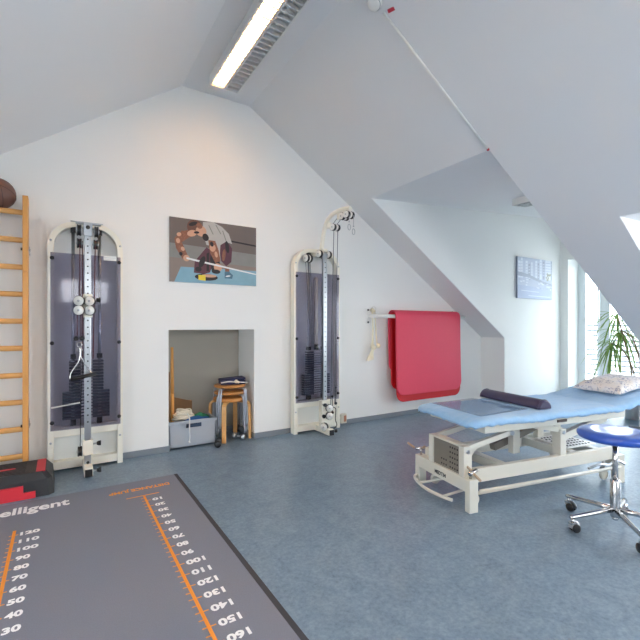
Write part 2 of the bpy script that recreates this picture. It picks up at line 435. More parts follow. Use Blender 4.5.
# skirting along the gable wall and round the niche floor
m = MB(); m.box(.47, NX0, YW-.012, YW, 0, .055); m.box(NX1, XR, YW-.012, YW, 0, .055); m.box(-2.6, -.08, YW-.012, YW, 0, .055)
m.box(NX0, NX1, NY-.012, NY, 0, .055); m.box(NX1-.012, NX1, YW, NY, 0, .055); m.box(NX0, NX0+.012, YW, NY, 0, .055)
struct('baseboard_back', m, 'base')
m = MB(); m.box(XR-.012, XR, D1, YW, 0, .055); m.box(XR-.012, XR, E1, D0, 0, .055); struct('baseboard_right', m, 'base')

# balcony outside the dormer window
m = MB(); m.box(7.9, 10.0, .8, 6.2, -.2, 0.0); o = m.build('balcony_slab', 'roofing'); o['kind'] = 'structure'
r = thing('balcony_railing', 'white horizontal slatted balcony railing outside the window', 'railing', (9.7, 3.4, 0))
for i in range(12):
    g = MB(); z = .08 + i*.104; g.box(-.012, .012, -2.4, 2.6, z, z+.072); g.build('slat', 'rail', r)
g = MB(); g.box(.014, .022, -2.4, 2.6, .08, 1.31); g.build('gap_shade_sheet', 'gapshade', r)  # dark sheet added so the slat gaps show as shade lines
for y in (-2.4, -.7, .9, 2.6):
    g = MB(); g.box(.023, .07, y-.025, y+.025, 0, 1.29); g.build('post', 'base', r)

# ------------------------------------------------------------------ wall bars with medicine ball
wb = thing('wall_bars', 'honey-coloured wooden wall bars fixed to the gable wall at far left', 'wall bars', (0, 0, 0))
for x in (-1.16, -.247):
    g = MB(); g.box(x, x+.037, 3.93, 4.03, 0, 2.215, bevel=.004); u = g.build('upright', 'wood', wb)
    g = MB(); g.box(x+.003, x+.034, 3.905, 3.93, 1.62, 2.205, bevel=.004); g.build('top_cheek', 'wood', u)
    for z in (1.80, .42):
        g = MB(); g.box(x+.038, x+.043, 4.0, 4.1, z-.03, z+.03); g.cyl((x+.036, 3.99, z), (x+.05, 3.99, z), .009); g.build('wall_bracket', 'steel', u)
        g = MB(); g.cyl((x-.012, 3.955, z), (x, 3.955, z), .011); g.build('bolt', 'black', u)
for i in range(10):
    z = .18 + i*.2115
    y = 3.98 if i < 9 else 3.955
    g = MB(); pts = [(-1.123, y, z), (-.247, y, z)]
    prof = [(y+.014*math.cos(a)*(1), z+.021*math.sin(a)) for a in [2*PI*k/14 for k in range(14)]]
    g.prism(prof, 'x', -1.123, -.247)
    g.build('rung', 'woodx', wb)
g = MB(); g.sphere((0, 0, 0), .115, 0, 32)
ball = g.build('medicine_ball', 'leather', None, (-.402, 3.984, 2.214)); tag(ball, 'old brown leather medicine ball sitting on top of the wall bars', 'ball')
for ax in ((1, .3, .2), (.2, .4, 1), (-.3, 1, .3)):
    q = Vector(ax).to_track_quat('Z', 'Y').to_matrix(); g = MB()
    g.tube([q @ Vector((0.1145*math.cos(t), .1145*math.sin(t), 0)) for t in [2*PI*k/48 for k in range(48)]], .0022, 0, 6, closed=True)
    g.build('seam', 'seam', ball)

# ------------------------------------------------------------------ pulley machines
def pulley(name, c, axis, r, parent, wd=.022, disc='whitep', rim='black'):
    """Grooved wheel: dark rim wheel with pale side discs."""
    a = Vector(axis).normalized(); c = Vector(c)
    g = MB(); g.lathe([(0, -wd/2), (r, -wd/2), (r, -wd*.35), (r*.86, 0), (r, wd*.35), (r, wd/2), (0, wd/2)], 0, 24, c, a)
    p = g.build(name, rim, parent)
    g = MB()
    for sgn in (-1, 1):
        g.lathe([(0, sgn*(wd/2+.004)), (r*.93, sgn*(wd/2+.004)), (r*.93, sgn*wd/2*.99)], 0, 24, c, a)
        g.lathe([(0, sgn*(wd/2+.009)), (r*.22, sgn*(wd/2+.009)), (r*.22, sgn*(wd/2+.003))], 1, 12, c, a)
    g.build('side_disc', [disc, 'steel'], p)
    return p
def knob(c, d, parent, mt='black'):
    c, d = Vector(c), Vector(d).normalized()
    g = MB(); g.cyl(c, c+d*.03, .007, mi=1); g.cyl(c+d*.028, c+d*.04, .012, .019); g.cyl(c+d*.04, c+d*.058, .019, .021); g.build('knob', [mt, 'steel'], parent)

def machine(x0, x1, label):
    """Wall-mounted weight-stack pulley tower; local x is centred, y=0 at the wall, -y towards the room."""
    cx = (x0+x1)/2; w = (x1-x0)/2
    r = thing('pulley_machine', label, 'pulley machine', (cx, YW, 0))
    F0, F1, H, t, R = -.105, -.02, 2.075, .042, .20
    # bent outer frame: one continuous arch
    g = MB(); yc = (F0+F1)/2; a = w - t/2
    pts = [(-a, yc, 0), (-a, yc, 1.0), (-a, yc, H-t/2-R)] + arc((-a+R, yc, H-t/2-R), R, PI, PI/2, 8)[1:] + arc((a-R, yc, H-t/2-R), R, PI/2, 0, 8) + [(a, yc, 1.0), (a, yc, 0)]
    g.tube(pts, 0, 0, flat=(t, F1-F0)); frame = g.build('frame', 'cream', r)
    g = MB(); g.box(-w+t, w-t, F0+.004, F1, .285, .365, bevel=.004); g.build('cross_bar', 'cream', r)
    g = MB(); g.box(-w+t, w-t, F0+.004, F1, .02, .085, bevel=.004); g.build('bottom_bar', 'cream', r)
    g = MB(); g.box(-w+t, w-t, -.026, -.02, .085, .285); g.build('lower_back_board', 'creamback', r)
    g = MB(); g.box(-w+t*.45, w-t*.45, F0-.008, F0-.003, .345, 1.80); pan = g.build('smoked_panel', 'tint', r)
    for sx in (-1, 1):
        for z in (1.755, 1.06, .41):
            g = MB(); g.lathe([(0, -.014), (.013, -.014), (.016, 0)], 0, 14, (sx*(w-t*.72), F0-.003, z), (0, 1, 0)); g.build('panel_screw', 'black', pan)
    for sx in (-1, 1):
        for z in (1.90, .245):
            g = MB(); g.lathe([(0, -.006), (.008, -.006), (.009, 0)], 0, 10, (sx*(w-t*.5), F0, z), (0, 1, 0)); g.build('frame_bolt', 'steel', frame)
    # guide rods + stack
    gx = .098
    for sx in (-1, 1):
        g = MB(); g.cyl((sx*gx, -.062, .36), (sx*gx, -.062, 2.02), .013); rod = g.build('guide_rod', 'steel', r)
        g = MB(); g.box(sx*gx-.019, sx*gx+.019, -.08, -.044, 1.985, 2.03); g.build('rod_cap', 'black', rod)
        g = MB(); g.box(sx*gx-.02, sx*gx+.02, -.085, -.04, .366, .415); g.build('rubber_stop', 'black', rod)
        g = MB(); g.box(sx*gx-.02, sx*gx+.02, -.085, -.04, .925, .965); g.build('top_stop', 'black', rod)
    n1, n2 = 9, 10
    for i in range(n1+n2):
        z = .42 + i*.0262; hw = .175 if i < n1 else .127
        g = MB(); g.box(-hw, hw, -.092, -.032, z, z+.0175, 0, bevel=.003); pl = g.build('weight_plate', 'plate', r)
        g = MB(); g.box(-.044, .044, -.0955, -.092, z+.003, z+.0175); g.build('number_tab', 'whitep', pl)
    # front column with drilled holes
    cy = -.24
    g = MB(); g.box(-.024, .024, cy-.02, cy+.02, .07, 2.03, bevel=.004)
    for i in range(28): g.lathe([(0, -.0006), (.0065, -.0006), (.0065, 0)], 1, 10, (0, cy-.02, .42 + i*.055), (0, 1, 0))
    col = g.build('column', ['steel', 'hole'], r)
    g = MB(); g.box(-.031, .031, -.385, -.02, .012, .078, bevel=.004)
    foot = g.build('floor_foot', 'cream', r)
    g = MB(); g.box(-.026, .026, -.395, -.385, .014, .07); g.build('end_cap', 'black', foot)
    knob((.031, -.35, .045), (1, 0, 0), foot)
    g = MB(); g.lathe([(0, -.006), (.011, -.006), (.012, 0)], 0, 12, (0, -.26, .09), (0, 1, 0)); g.build('foot_bolt', 'black', foot)
    return r, cy, col, frame

m1, cy, col1, fr1 = machine(-.085, .468, 'white pulley machine with smoked panel standing right of the wall bars')
# head of the first machine
g = MB(); g.box(-.028, .028, cy-.018, -.02, 1.98, 2.03, bevel=.004); hd = g.build('head_bracket', 'steel', m1)
g = MB(); g.box(-.085, .095, cy-.03, cy+.03, 2.030, 2.037); g.cyl((-.12, cy, 2.043), (.11, cy, 2.043), .005); g.build('head_plate', 'steel', hd)
g = MB(); g.box(-.032, .032, cy-.03, cy-.021, 1.93, 2.03, 0, bevel=.003); g.lathe([(0, -.005), (.016, -.005), (.016, 0)], 1, 14, (0, cy-.03, 2.0), (0, 1, 0)); g.build('head_block', ['steel', 'black'], hd)
for x in (-.062, .062):
    pulley('head_pulley', (x, cy, 1.975), (1, 0, 0), .046, m1, .026, 'steel')
    pulley('guide_pulley', (x*.95, cy+.03, 1.875), (1, 0, 0), .04, m1, .03, 'steel')
# carriage with four discs
g = MB(); g.box(-.033, .033, cy-.034, cy+.028, 1.27, 1.46, bevel=.005); car = g.build('carriage', 'cream', m1)
for x in (-.062, .012):
    for z in (1.40, 1.325): pulley('carriage_pulley', (x, cy-.062, z), (.35, 1, 0), .04, m1, .026)
knob((.033, cy, 1.415), (1, 0, 0), car)
g = MB()
for x in (-.075, -.05): g.tube([(x, cy-.05, 1.36), (x, cy-.05, 1.12)], .0035, 0, 6)
g.tube([(-.055, cy, 1.9), (-.055, cy, 1.42)], .004, 0, 6); g.tube([(.055, cy, 1.9), (.04, cy, 1.0), (.04, cy+.03, .93)], .004, 0, 6); g.tube([(-.035, cy+.06, 1.9), (-.03, cy+.12, .93)], .004, 0, 6)
g.build('cord', 'darkred', m1)
for x in (-.083, -.043):
    g = MB(); g.sphere((x, cy-.05, 1.10), .019, 0, 14); g.build('stop_ball', 'black', m1)
g = MB()
g.tube(arc((-.06, cy-.05, 1.05), .018, 0, 2*PI, 16)[:-1], .004, 0, 6, closed=True)
g.tube(arc((-.06, cy-.05, 1.008), .018, 0, 2*PI, 16)[:-1], .004, 0, 6, closed=True)
g.build('snap_hook', 'chrome', m1)
g = MB(); g.tube(smooth_path([(-.06, cy-.05, .995), (-.055, cy-.05, .94), (-.075, cy-.06, .87), (-.115, cy-.075, .81), (-.125, cy-.08, .765), (-.115, cy-.085, .752)]), .0055, 0, 8)
g.tube(smooth_path([(-.055, cy-.05, .94), (-.02, cy-.06, .86), (.02, cy-.075, .80), (.05, cy-.08, .79)]), .004, 0, 8)
hdl = g.build('pull_handle', 'chrome', m1, (0, 0, .03))
g = MB(); g.cyl((-.122, cy-.085, .75), (.055, cy-.085, .785), .015, mi=0); g.build('handle_grip', 'black', hdl)
g = MB(); g.cyl((-.252, -.1175, .535), (-.05, -.1175, .560), .006); g.build('white_streak', 'whitep', m1)  # white streak across the panel, built as a thin rod
g = MB(); g.box(-.037, .037, cy-.03, cy+.03, .15, .27, bevel=.005); lo = g.build('lower_slider', 'cream', m1)
knob((.037, cy, .232), (1, 0, 0), lo)
pulley('lower_pulley', (-.055, cy, .185), (1, 0, 0), .04, m1, .028, 'steel')
g = MB(); g.tube([(-.055, cy-.03, .19), (-.045, cy+.05, .62), (-.03, cy+.12, .9)], .003, 0, 6); g.build('lower_cord', 'black', m1)
g = MB(); g.box(.125, .225, -.1175, -.113, 1.765, 1.805); pl = g.build('name_plate', 'whitep', m1)
g = MB(); g.box(.13, .22, -.1181, -.1175, 1.788, 1.7905); g.build('plate_line', 'steel', pl)

m2, cy, col2, fr2 = machine(2.185, 2.80, 'white pulley machine with curved top arm, right of the niche')
g = MB(); g.box(-.03, .03, cy-.02, -.02, 2.0, 2.06, bevel=.004); hd = g.build('head_bracket', 'cream', m2)
ap = smooth_path([(-.012, -.20, 2.05), (-.014, -.243, 2.215), (-.012, -.315, 2.345), (-.008, -.43, 2.405), (-.004, -.58, 2.415), (0, -.73, 2.39)], 6)
g = MB(); g.tube(ap, .024, 0, 14); arm = g.build('top_arm', 'cream', m2)
g = MB(); g.box(-.012, .012, -.72, -.50, 2.325, 2.385, bevel=.004); g.box(-.012, .012, -.37, -.3, 2.27, 2.33, bevel=.004); g.build('arm_bracket', 'cream', arm)
for x in (-.024, .028):
    for y, z in ((-.615, 2.335), (-.70, 2.335), (-.385, 2.275)):
        pulley('arm_pulley', (x + (.045 if z < 2.3 else 0), y, z), (1, .25, 0), .038, m2, .03)
for x in (-.05, .05):
    pulley('head_pulley', (x*1.2, cy+.01, 2.0), (1, .3, 0), .043, m2, .03)
for x in (-.17, -.13): pulley('guide_pulley', (x, -.13, 1.955), (1, .3, 0), .045, m2, .03)
g = MB()
for x in (.021, .073):
    g.tube([(x, -.40, 2.26), (x, -.36, 1.2), (x+.02, -.31, .33)], .004, 0, 6)
    g.tube([(x, -.385, 2.313), (x-.045, -.6, 2.375)], .0035, 0, 6)
for x in (-.18, -.15, -.12): g.tube([(x, -.13, 1.95), (x*.5, -.12, .95)], .0035, 0, 6)
g.build('cord', 'plate', m2)
for x, z in ((-.02, 2.2), (.035, 2.16)):
    g = MB(); g.tube([(x, -.735, 2.33), (x, -.735, z+.05)], .003, 0, 6); g.tube([(x+.017*math.cos(t), -.735, z+.03*math.sin(t)) for t in [2*PI*k/16 for k in range(16)]], .004, 0, 6, closed=True)
    g.sphere((x, -.735, z+.055), .008, 0, 8); g.build('snap_hook', 'steel', m2)
# wooden bar stored upright behind the panel, in front of the plates
g = MB(); g.cyl((-.012, -.085, .97), (-.012, -.085, 1.74), .024); g.sphere((-.012, -.085, 1.74), .024, 0, 14); st = g.build('lift_tube', 'socket', m2)
g = MB(); g.cyl((-.012, -.085, .93), (-.012, -.085, .99), .028); g.build('tube_end', 'black', st)
# lower slider plate with discs and hooks
g = MB(); g.box(-.055, .055, cy-.035, cy+.03, .05, .375, bevel=.005); lo = g.build('lower_slider', 'cream', m2)
g = MB(); g.box(.055, .16, cy-.01, cy+.02, .10, .375, bevel=.004); g.build('slider_wing', 'cream', lo)
for z in (.29, .205): pulley('slider_pulley', (.03, cy-.055, z), (.25, 1, 0), .042, m2, .026)
pulley('slider_pulley', (-.03, cy-.05, .09), (1, .5, 0), .045, m2, .028)
knob((-.045, cy-.035, .335), (0, -1, 0), lo); knob((-.045, cy-.035, .215), (-.3, -1, 0), lo)
for x, z in ((.09, .30), (.135, .40)):
    g = MB(); g.tube([(x, cy-.03, z+.11), (x, cy-.03, z-.07)], .004, 0, 6); g.sphere((x, cy-.03, z-.07), .017, 0, 12); g.sphere((x, cy-.03, z+.11), .014, 0, 12); g.build('hanging_hook', 'black', m2)
g = MB(); g.tube(smooth_path([(.075, cy-.05, .30), (.12, cy-.05, .27), (.115, cy-.05, .16), (.135, cy-.05, .09), (.09, cy-.05, .05)]), .0045, 0, 6); g.build('short_chain', 'hole', m2)

# ------------------------------------------------------------------ red wall socket, rail, mats, bones
s = thing('wall_socket', 'ivory surface-mounted socket box low on the wall beside the curved-arm machine', 'socket', (2.90, YW, .075))
g = MB(); g.box(-.042, .042, -.05, 0, -.05, .062, bevel=.006); g.build('box', 'socket', s)
g = MB(); g.box(-.005, .03, -.058, -.05, -.03, .045, bevel=.004); g.build('cover_flap', 'sockrust', s)

rl = thing('wall_rail', 'white horizontal pole bracketed to the wall under the sloping ceiling', 'rail', (3.28, YW, 1.325))
g = MB(); g.cyl((0, -.125, 0), (1.72, -.125, 0), .024, seg=20); g.build('pole', 'pole', rl)
for x in (0.02, 1.60):
    g = MB(); g.box(x-.03, x+.03, -.012, 0, -.10, .10, bevel=.003); g.box(x-.012, x+.012, -.125, -.012, -.02, .02, bevel=.003); b = g.build('bracket', 'pole', rl)
    for z in (-.078, .078):
        g = MB(); g.lathe([(0, -.008), (.011, -.008), (.013, 0)], 0, 12, (x, -.012, z), (0, 1, 0)); g.build('screw', 'black', b)

def folded_mat(x0, x1, zf, zb, rad, th, label, material, skew=0.0):
    """Foam sheet folded over the pole; front drop to zf, back drop to zb; rounded corners."""
    yc, zc = YW-.125, 1.325; bm = bmesh.new(); path = []
    nf = 18
    z_top = zc
    fy = -rad - .015
    for i in range(nf+1): 
        t = i/nf; z = zf + (z_top - zf)*t
        path.append((fy*(1-t)*1.35 + -rad*t if False else -rad - .02*(1-t), z))
    for i in range(1, 9): a = PI - PI*i/9; path.append((rad*math.cos(a), zc + rad*math.sin(a)))
    for i in range(nf+1): 
        t = i/nf; z = z_top + (zb - z_top)*t; path.append((rad*(1 - .15*t), z))
    L = [0]
    for a, b in zip(path, path[1:]): L.append(L[-1] + math.hypot(b[0]-a[0], b[1]-a[1]))
    tot = L[-1]; cr = .12; W = x1-x0; nx = 26
    def half(l):
        e = min(l, tot-l)
        return W/2 if e >= cr else W/2 - cr + math.sqrt(max(0, cr*cr - (cr-e)**2))
    # refine ends
    def at(l):
        for i in range(len(L)-1):
            if L[i+1] >= l - 1e-9:
                t = (l-L[i])/(L[i+1]-L[i]); return (path[i][0]*(1-t)+path[i+1][0]*t, path[i][1]*(1-t)+path[i+1][1]*t)
        return path[-1]
    ls = [cr*(1-math.cos(PI/2*i/8)) for i in range(9)] + [l for l in L if cr*1.05 < l < tot-cr*1.05] + [tot-cr*(1-math.cos(PI/2*(8-i)/8)) for i in range(9)]
    rows = []
    for l in ls:
        y, z = at(l); h = max(half(l), .004); row = []
        for j in range(nx+1):
            s_ = -1 + 2*j/nx; x = (x0+x1)/2 + s_*h
            yy = y + .004*math.sin(x*5+z*3)*(1 if y < 0 else -1)
            row.append(bm.verts.new((x, yc+yy, z + skew*(x-x0))))
        rows.append(row)
    for A, B in zip(rows, rows[1:]):
        for j in range(nx): f = bm.faces.new((A[j], A[j+1], B[j+1], B[j])); f.smooth = True
    me = bpy.data.meshes.new('exercise_mat'); bm.to_mesh(me); bm.free()
    me.materials.append(M[material]); o = bpy.data.objects.new('exercise_mat', me); COL.objects.link(o)
    so = o.modifiers.new('thick', 'SOLIDIFY'); so.thickness = th; so.offset = 0
    bv = o.modifiers.new('soft', 'BEVEL'); bv.width = .004; bv.segments = 2; bv.limit_method = 'ANGLE'
    return tag(o, label, 'exercise mat', 'red mats over the wall rail')
folded_mat(3.62, 4.83, .225, .37, .046, .016, 'inner red foam mat on the rail, its lower front edge showing below the other', 'redmat_in')
folded_mat(3.60, 4.82, .315, .60, .072, .018, 'outer red foam mat folded over the white wall rail, facing the room', 'redmat')

b = thing('leg_bone_model', 'ivory leg and foot bone model hanging from the left end of the wall rail', 'bone model', (3.335, YW-.075, 1.0))
g = MB(); g.tube(smooth_path([(-.01, 0, .40), (-.015, 0, .36), (-.008, 0, .2), (-.012, 0, .02), (-.02, 0, -.04)]), [.019]*3+[.014]*3+[.011]*12+[.014]*4+[.02]*2+[.018], 0, 10); g.build('shin_bone', 'bone', b)
g = MB(); g.tube(smooth_path([(.03, .01, .36), (.045, .01, .2), (.06, .01, .02), (.075, .01, -.04)]), [.012]*2+[.009]*14+[.012]*2+[.018], 0, 10); g.sphere((.08, .0, -.05), .03, 0, 14, (1, 1, 1.1)); g.build('calf_bone', 'bone', b)
g = MB(); g.sphere((-.02, 0, .40), .026, 0, 14, (1.2, 1, .9)); g.sphere((.02, 0, .385), .018, 0, 12); g.build('knee_joint', 'bone', b)
g = MB(); g.sphere((-.01, 0, -.06), .03, 0, 14); g.sphere((.02, 0, -.075), .022, 0, 12); g.build('ankle_bone', 'bone', b)
for i in range(5):
    g = MB(); a = -.055 + i*.021
    g.tube(smooth_path([(-.012+i*.006, 0, -.075), (-.03+a*.5, -.01, -.14), (-.045+a, -.012, -.20), (-.05+a*1.25, -.01, -.24+.006*abs(i-1))]), [.009]*4+[.007]*4+[.009]*4+[.0065]*4+[.006]*3, 0, 8)
    g.build('toe_bone', 'bone', b)
g = MB(); g.tube(arc((0, 0, .40), .045, 0, 2*PI, 20, 'yz')[:-1], .004, 0, 6, closed=True); g.build('hanging_loop', 'white_cl', b)

# ------------------------------------------------------------------ pictures
def flat_poly(bm, pts, y, mi):
    f = bm.faces.new([bm.verts.new((p[0], y, p[1])) for p in pts]); f.material_index = mi
def blob(cx, cz, rx, rz, n=18, a=0.0):
    return [(cx + rx*math.cos(t)*math.cos(a) - rz*math.sin(t)*math.sin(a), cz + rx*math.cos(t)*math.sin(a) + rz*math.sin(t)*math.cos(a)) for t in [2*PI*k/n for k in range(n)]]
M['pA'] = mat('print_brown_wall', '#6d625e', .6, var=.06); M['pB'] = mat('print_grey_bench', '#83837f', .6, var=.1, scale=20)
M['pC'] = mat('print_blue_mat', '#7ea6b8', .6, var=.12, scale=14); M['pD'] = mat('print_brown_floor', '#8a7b73', .6, var=.08)
M['pE'] = mat('print_skin', '#c99a80', .6, var=.12, scale=40); M['pF'] = mat('print_tattoo', '#8a5a45', .6, var=.5, scale=60)
M['pG'] = mat('print_hair', '#6a463a', .6, var=.2, scale=60); M['pH'] = mat('print_shirt', '#b0aeab', .6, var=.1, scale=20)
M['pI'] = mat('print_trousers', '#5c3440', .6, var=.2, scale=20); M['pJ'] = mat('print_dark', '#2c2528', .6, var=.2, scale=30)
M['pK'] = mat('print_bar', '#d9dcdc', .5); M['pL'] = mat('print_yellow', '#e3c631', .5); M['pM'] = mat('print_teal_shoe', '#4d7184', .6, var=.3, scale=50)
M['canvas'] = mat('canvas_edge', '#d8d6d2', .8)
pic = thing('canvas_picture', 'landscape colour photo print of a person kneeling with a barbell, above the niche', 'picture', (1.3235, YW, 1.934))
hw, hh = .4445, .31
g = MB(); g.box(-hw, hw, -.022, 0, -hh, hh, bevel=.002); g.build('canvas', 'canvas', pic)
bm = bmesh.new()
def U(x, y):   # fractions of the print measured from its top-left corner
    return (-hw + x*2*hw, hh - y*2*hh)
def PG(pts, k, mi): flat_poly(bm, [U(*p) for p in pts], -.0222 - .00025*k, mi)
def BL(x, y, rx, ry, k, mi, a=0.0): flat_poly(bm, [(-hw + 2*hw*x + p[0], hh - 2*hh*y + p[1]) for p in blob(0, 0, rx*2*hw, ry*2*hh, 20, a)], -.0222 - .00025*k, mi)
PG([(0, 0), (1, 0), (1, .60), (0, .45)], 0, 0)
PG([(0, .40), (1, .46), (1, .70), (0, .66)], 1, 1)
PG([(0, .62), (1, .68), (1, 1), (0, 1)], 2, 3)
PG([(.12, .76), (1, .74), (1, 1), (.05, 1)], 3, 2)
PG([(.48, .24), (1, .30), (1, .325), (.48, .265)], 1, 9)
# trousers, shirt, arms, head, bar, disc
PG([(.40, .42), (.52, .50), (.44, .82), (.37, .85), (.26, .84), (.27, .66)], 4, 8)
PG([(.56, .30), (.64, .28), (.70, .40), (.69, .62), (.63, .70), (.57, .62), (.55, .45)], 4, 8)
PG([(.36, .02), (.48, .0), (.58, .06), (.66, .16), (.70, .32), (.62, .30), (.56, .36), (.55, .62), (.50, .62), (.50, .40), (.40, .38), (.36, .20)], 5, 7)
PG([(.22, .16), (.30, .22), (.20, .30), (.13, .38), (.17, .50), (.20, .60), (.14, .64), (.07, .48), (.05, .33), (.12, .22)], 6, 5)
PG([(.42, .30), (.50, .30), (.54, .45), (.56, .62), (.50, .66), (.44, .50)], 6, 5)
PG([(.46, .44), (.53, .48), (.56, .70), (.52, .80), (.46, .80), (.44, .60)], 5, 9)
BL(.27, .12, .085, .12, 7, 6, .3); BL(.34, .17, .06, .085, 8, 4, -.5); BL(.24, .22, .055, .05, 8, 4, .3); BL(.39, .26, .035, .06, 9, 9, .4)
BL(.47, .42, .035, .06, 8, 4); BL(.18, .62, .035, .05, 9, 4, .5); BL(.53, .73, .045, .07, 9, 4, .6); BL(.51, .80, .05, .035, 10, 9)
PG([(.61, .70), (.66, .70), (.67, .80), (.62, .82)], 6, 5)
PG([(.61, .79), (.66, .78), (.71, .84), (.70, .90), (.61, .90)], 8, 12)
PG([(.18, .605), (.40, .655), (.40, .685), (.18, .635)], 11, 10); PG([(.40, .655), (1, .79), (1, .81), (.40, .685)], 11, 10)
PG([(.40, .52), (.43, .50), (.43, .80), (.40, .80)], 10, 9)
for q_, (x_, y_, rx_, ry_, mi_, a_) in enumerate(((.10, .26, .025, .03, 4, .4), (.15, .22, .03, .02, 5, -.3), (.09, .36, .022, .04, 4, .1), (.14, .48, .02, .035, 4, .5), (.12, .56, .018, .03, 9, .2), (.46, .36, .02, .04, 9, .3), (.51, .52, .018, .05, 4, .2), (.25, .07, .05, .03, 9, .4), (.32, .09, .03, .05, 5, .9), (.29, .20, .03, .02, 9, .1), (.64, .38, .022, .10, 9, .15), (.60, .52, .02, .10, 5, -.1), (.35, .66, .03, .10, 9, -.4), (.31, .78, .035, .04, 9, 0), (.65, .86, .03, .012, 10, .2))): BL(x_, y_, rx_, ry_, 12 + q_*.1, mi_, a_)
for q_, (x0_, y0_, x1_, y1_) in enumerate(((.42, .06, .47, .20), (.50, .04, .56, .18), (.58, .12, .62, .28))): PG([(x0_, y0_), (x0_+.012, y0_), (x1_+.012, y1_), (x1_, y1_)], 11.5 + q_*.1, 1)
BL(.40, .90, .13, .055, 6, 9); BL(.43, .875, .085, .025, 7, 4); PG([(.31, .87), (.39, .87), (.39, .96), (.31, .95)], 8, 11)
me = bpy.data.meshes.new('print'); bm.to_mesh(me); bm.free()
for k in 'ABCDEFGHIJKLM': me.materials.append(M['p'+k])
for p in me.polygons:
    if p.normal.y > 0: p.flip()
o = bpy.data.objects.new('print', me); COL.objects.link(o); o.parent = pic

M['qa'] = mat('print_pale_sky', '#b9c1d2', .6, var=.05, scale=10); M['qb'] = mat('print_pale_tower', '#d9dfe9', .6, var=.06, scale=30)
M['qc'] = mat('print_slate', '#a0a7b8', .6, var=.2, scale=25); M['qd'] = mat('print_pavement', '#adb8d0', .6, var=.06, scale=8)
M['qe'] = mat('print_olive', '#a9a894', .6, var=.2, scale=40); M['canvasside'] = mat('grey_canvas_side', '#7d8796', .8)
pc = thing('city_picture', 'small pale blue canvas print of a city square, on the dormer side wall', 'picture', (6.315, D1-.002, 1.94))
hw, hh = .475, .315
g = MB(); g.box(-hw, hw, -.03, 0, -hh, hh, bevel=.002); g.build('canvas', 'canvasside', pc)
bm = bmesh.new()
def PG2(pts, k, mi): flat_poly(bm, [U(*p) for p in pts], -.0302 - .00025*k, mi)
PG2([(0, 0), (1, 0), (1, 1), (0, 1)], 0, 0)
PG2([(0, .68), (1, .72), (1, 1), (0, 1)], 1, 3)
for i, (x, w_, t_, c) in enumerate(((.02, .06, .1, 1), (.09, .05, .02, 1), (.22, .06, .08, 1), (.30, .05, .15, 2), (.38, .04, .1, 1), (.50, .05, .05, 1), (.57, .04, .1, 2), (.63, .06, .0, 1), (.72, .05, .04, 2), (.80, .16, .0, 1), (.97, .03, .02, 2))):
    PG2([(x, t_), (x+w_, t_), (x+w_, .5), (x, .5)], 2, c)
    for j in range(5):
        z = t_ + .06 + j*.07
        PG2([(x+.008, z), (x+w_-.008, z), (x+w_-.008, z+.022), (x+.008, z+.022)], 3, 0 if c == 1 else 1)
PG2([(0, .36), (.3, .40), (.7, .54), (1, .60), (1, .66), (.7, .60), (.3, .48), (0, .46)], 4, 2)
random.seed(3)
for i in range(26):
    x = random.uniform(.02, .95); y = .46 + .16*x + random.uniform(0, .16); w_ = random.uniform(.02, .08); h_ = random.uniform(.02, .05)
    PG2([(x, y), (min(1, x+w_), y+.01), (min(1, x+w_), y+h_), (x, y+h_)], 5 + i % 3, random.choice((1, 2, 1, 0)))
for i in range(10):
    x = random.uniform(.82, .96); y = random.uniform(.3, .55); BL2 = [(x+.02*math.cos(t), y+.03*math.sin(t)) for t in [2*PI*k/8 for k in range(8)]]; PG2(BL2, 9, 4)
PG2([(.1, .80), (.6, .82), (.6, .835), (.1, .815)], 4, 1); PG2([(.3, .92), (.95, .93), (.95, .945), (.3, .935)], 4, 1)
me = bpy.data.meshes.new('print'); bm.to_mesh(me); bm.free()
for k in 'abcde': me.materials.append(M['q'+k])
for p in me.polygons:
    if p.normal.y > 0: p.flip()
o = bpy.data.objects.new('print', me); COL.objects.link(o); o.parent = pc

# ------------------------------------------------------------------ niche contents
NB = 4.13
c = thing('storage_crate', 'light grey plastic storage crate standing at the niche opening', 'crate', (1.125, NB, 0))
g = MB(); x0, x1, y0, y1, z0, z1, t = -.235, .215, 0, .25, .012, .268, .006
g.box(x0, x1, y0, y1, z0, z0+t)
g.prism([(x0, z0), (x1, z0), (x1+.006, z1), (.075, z1), (.075, .225), (.075, .195), (-.075, .195), (-.075, .225), (-.075, z1), (x0-.006, z1)], 'y', y0, y0+t)
g.box(-.075, .075, y0, y0+t, .235, z1); g.box(x0, x1, y1-t, y1, z0, z1); g.box(x0, x0+t, y0, y1, z0, z1); g.box(x1-t, x1, y0, y1, z0, z1)
body = g.build('body', 'crate', c)
g = MB(); g.box(x0-.012, x1+.012, y0-.014, y0, z1-.03, z1, bevel=.003); g.box(x0-.012, x1+.012, y1, y1+.014, z1-.03, z1, bevel=.003); g.box(x0-.014, x0, y0, y1, z1-.03, z1, bevel=.003); g.box(x1, x1+.014, y0, y1, z1-.03, z1, bevel=.003)
g.build('rim', 'crate', c)
g = MB(); g.box(-.06, .075, -.003, .0075, .197, .236, bevel=.002); g.build('handle_opening', 'darkblue', c)
for x in (-.19, .19):
    for y in (.05, .2):
        g = MB(); g.cyl((x-.012, y, .0135), (x+.012, y, .0135), .0135, seg=14); g.build('roller', 'base', c)
rp = thing('coiled_rope', 'coiled cream rope lying in the grey crate, one end hanging over its front', 'rope', (1.06, NB+.135, .27))
g = MB(); pts = []
for i in range(220):
    a = i*.33; rr = .075 + .012*math.sin(i*.21); k = i/220
    pts.append((rr*math.cos(a)*(1.25 - .5*k), rr*math.sin(a)*(.85-.3*k), .0 + .075*k + .012*math.sin(i*.5)))
g.tube(pts, .011, 0, 8); g.build('coil', 'rope', rp)
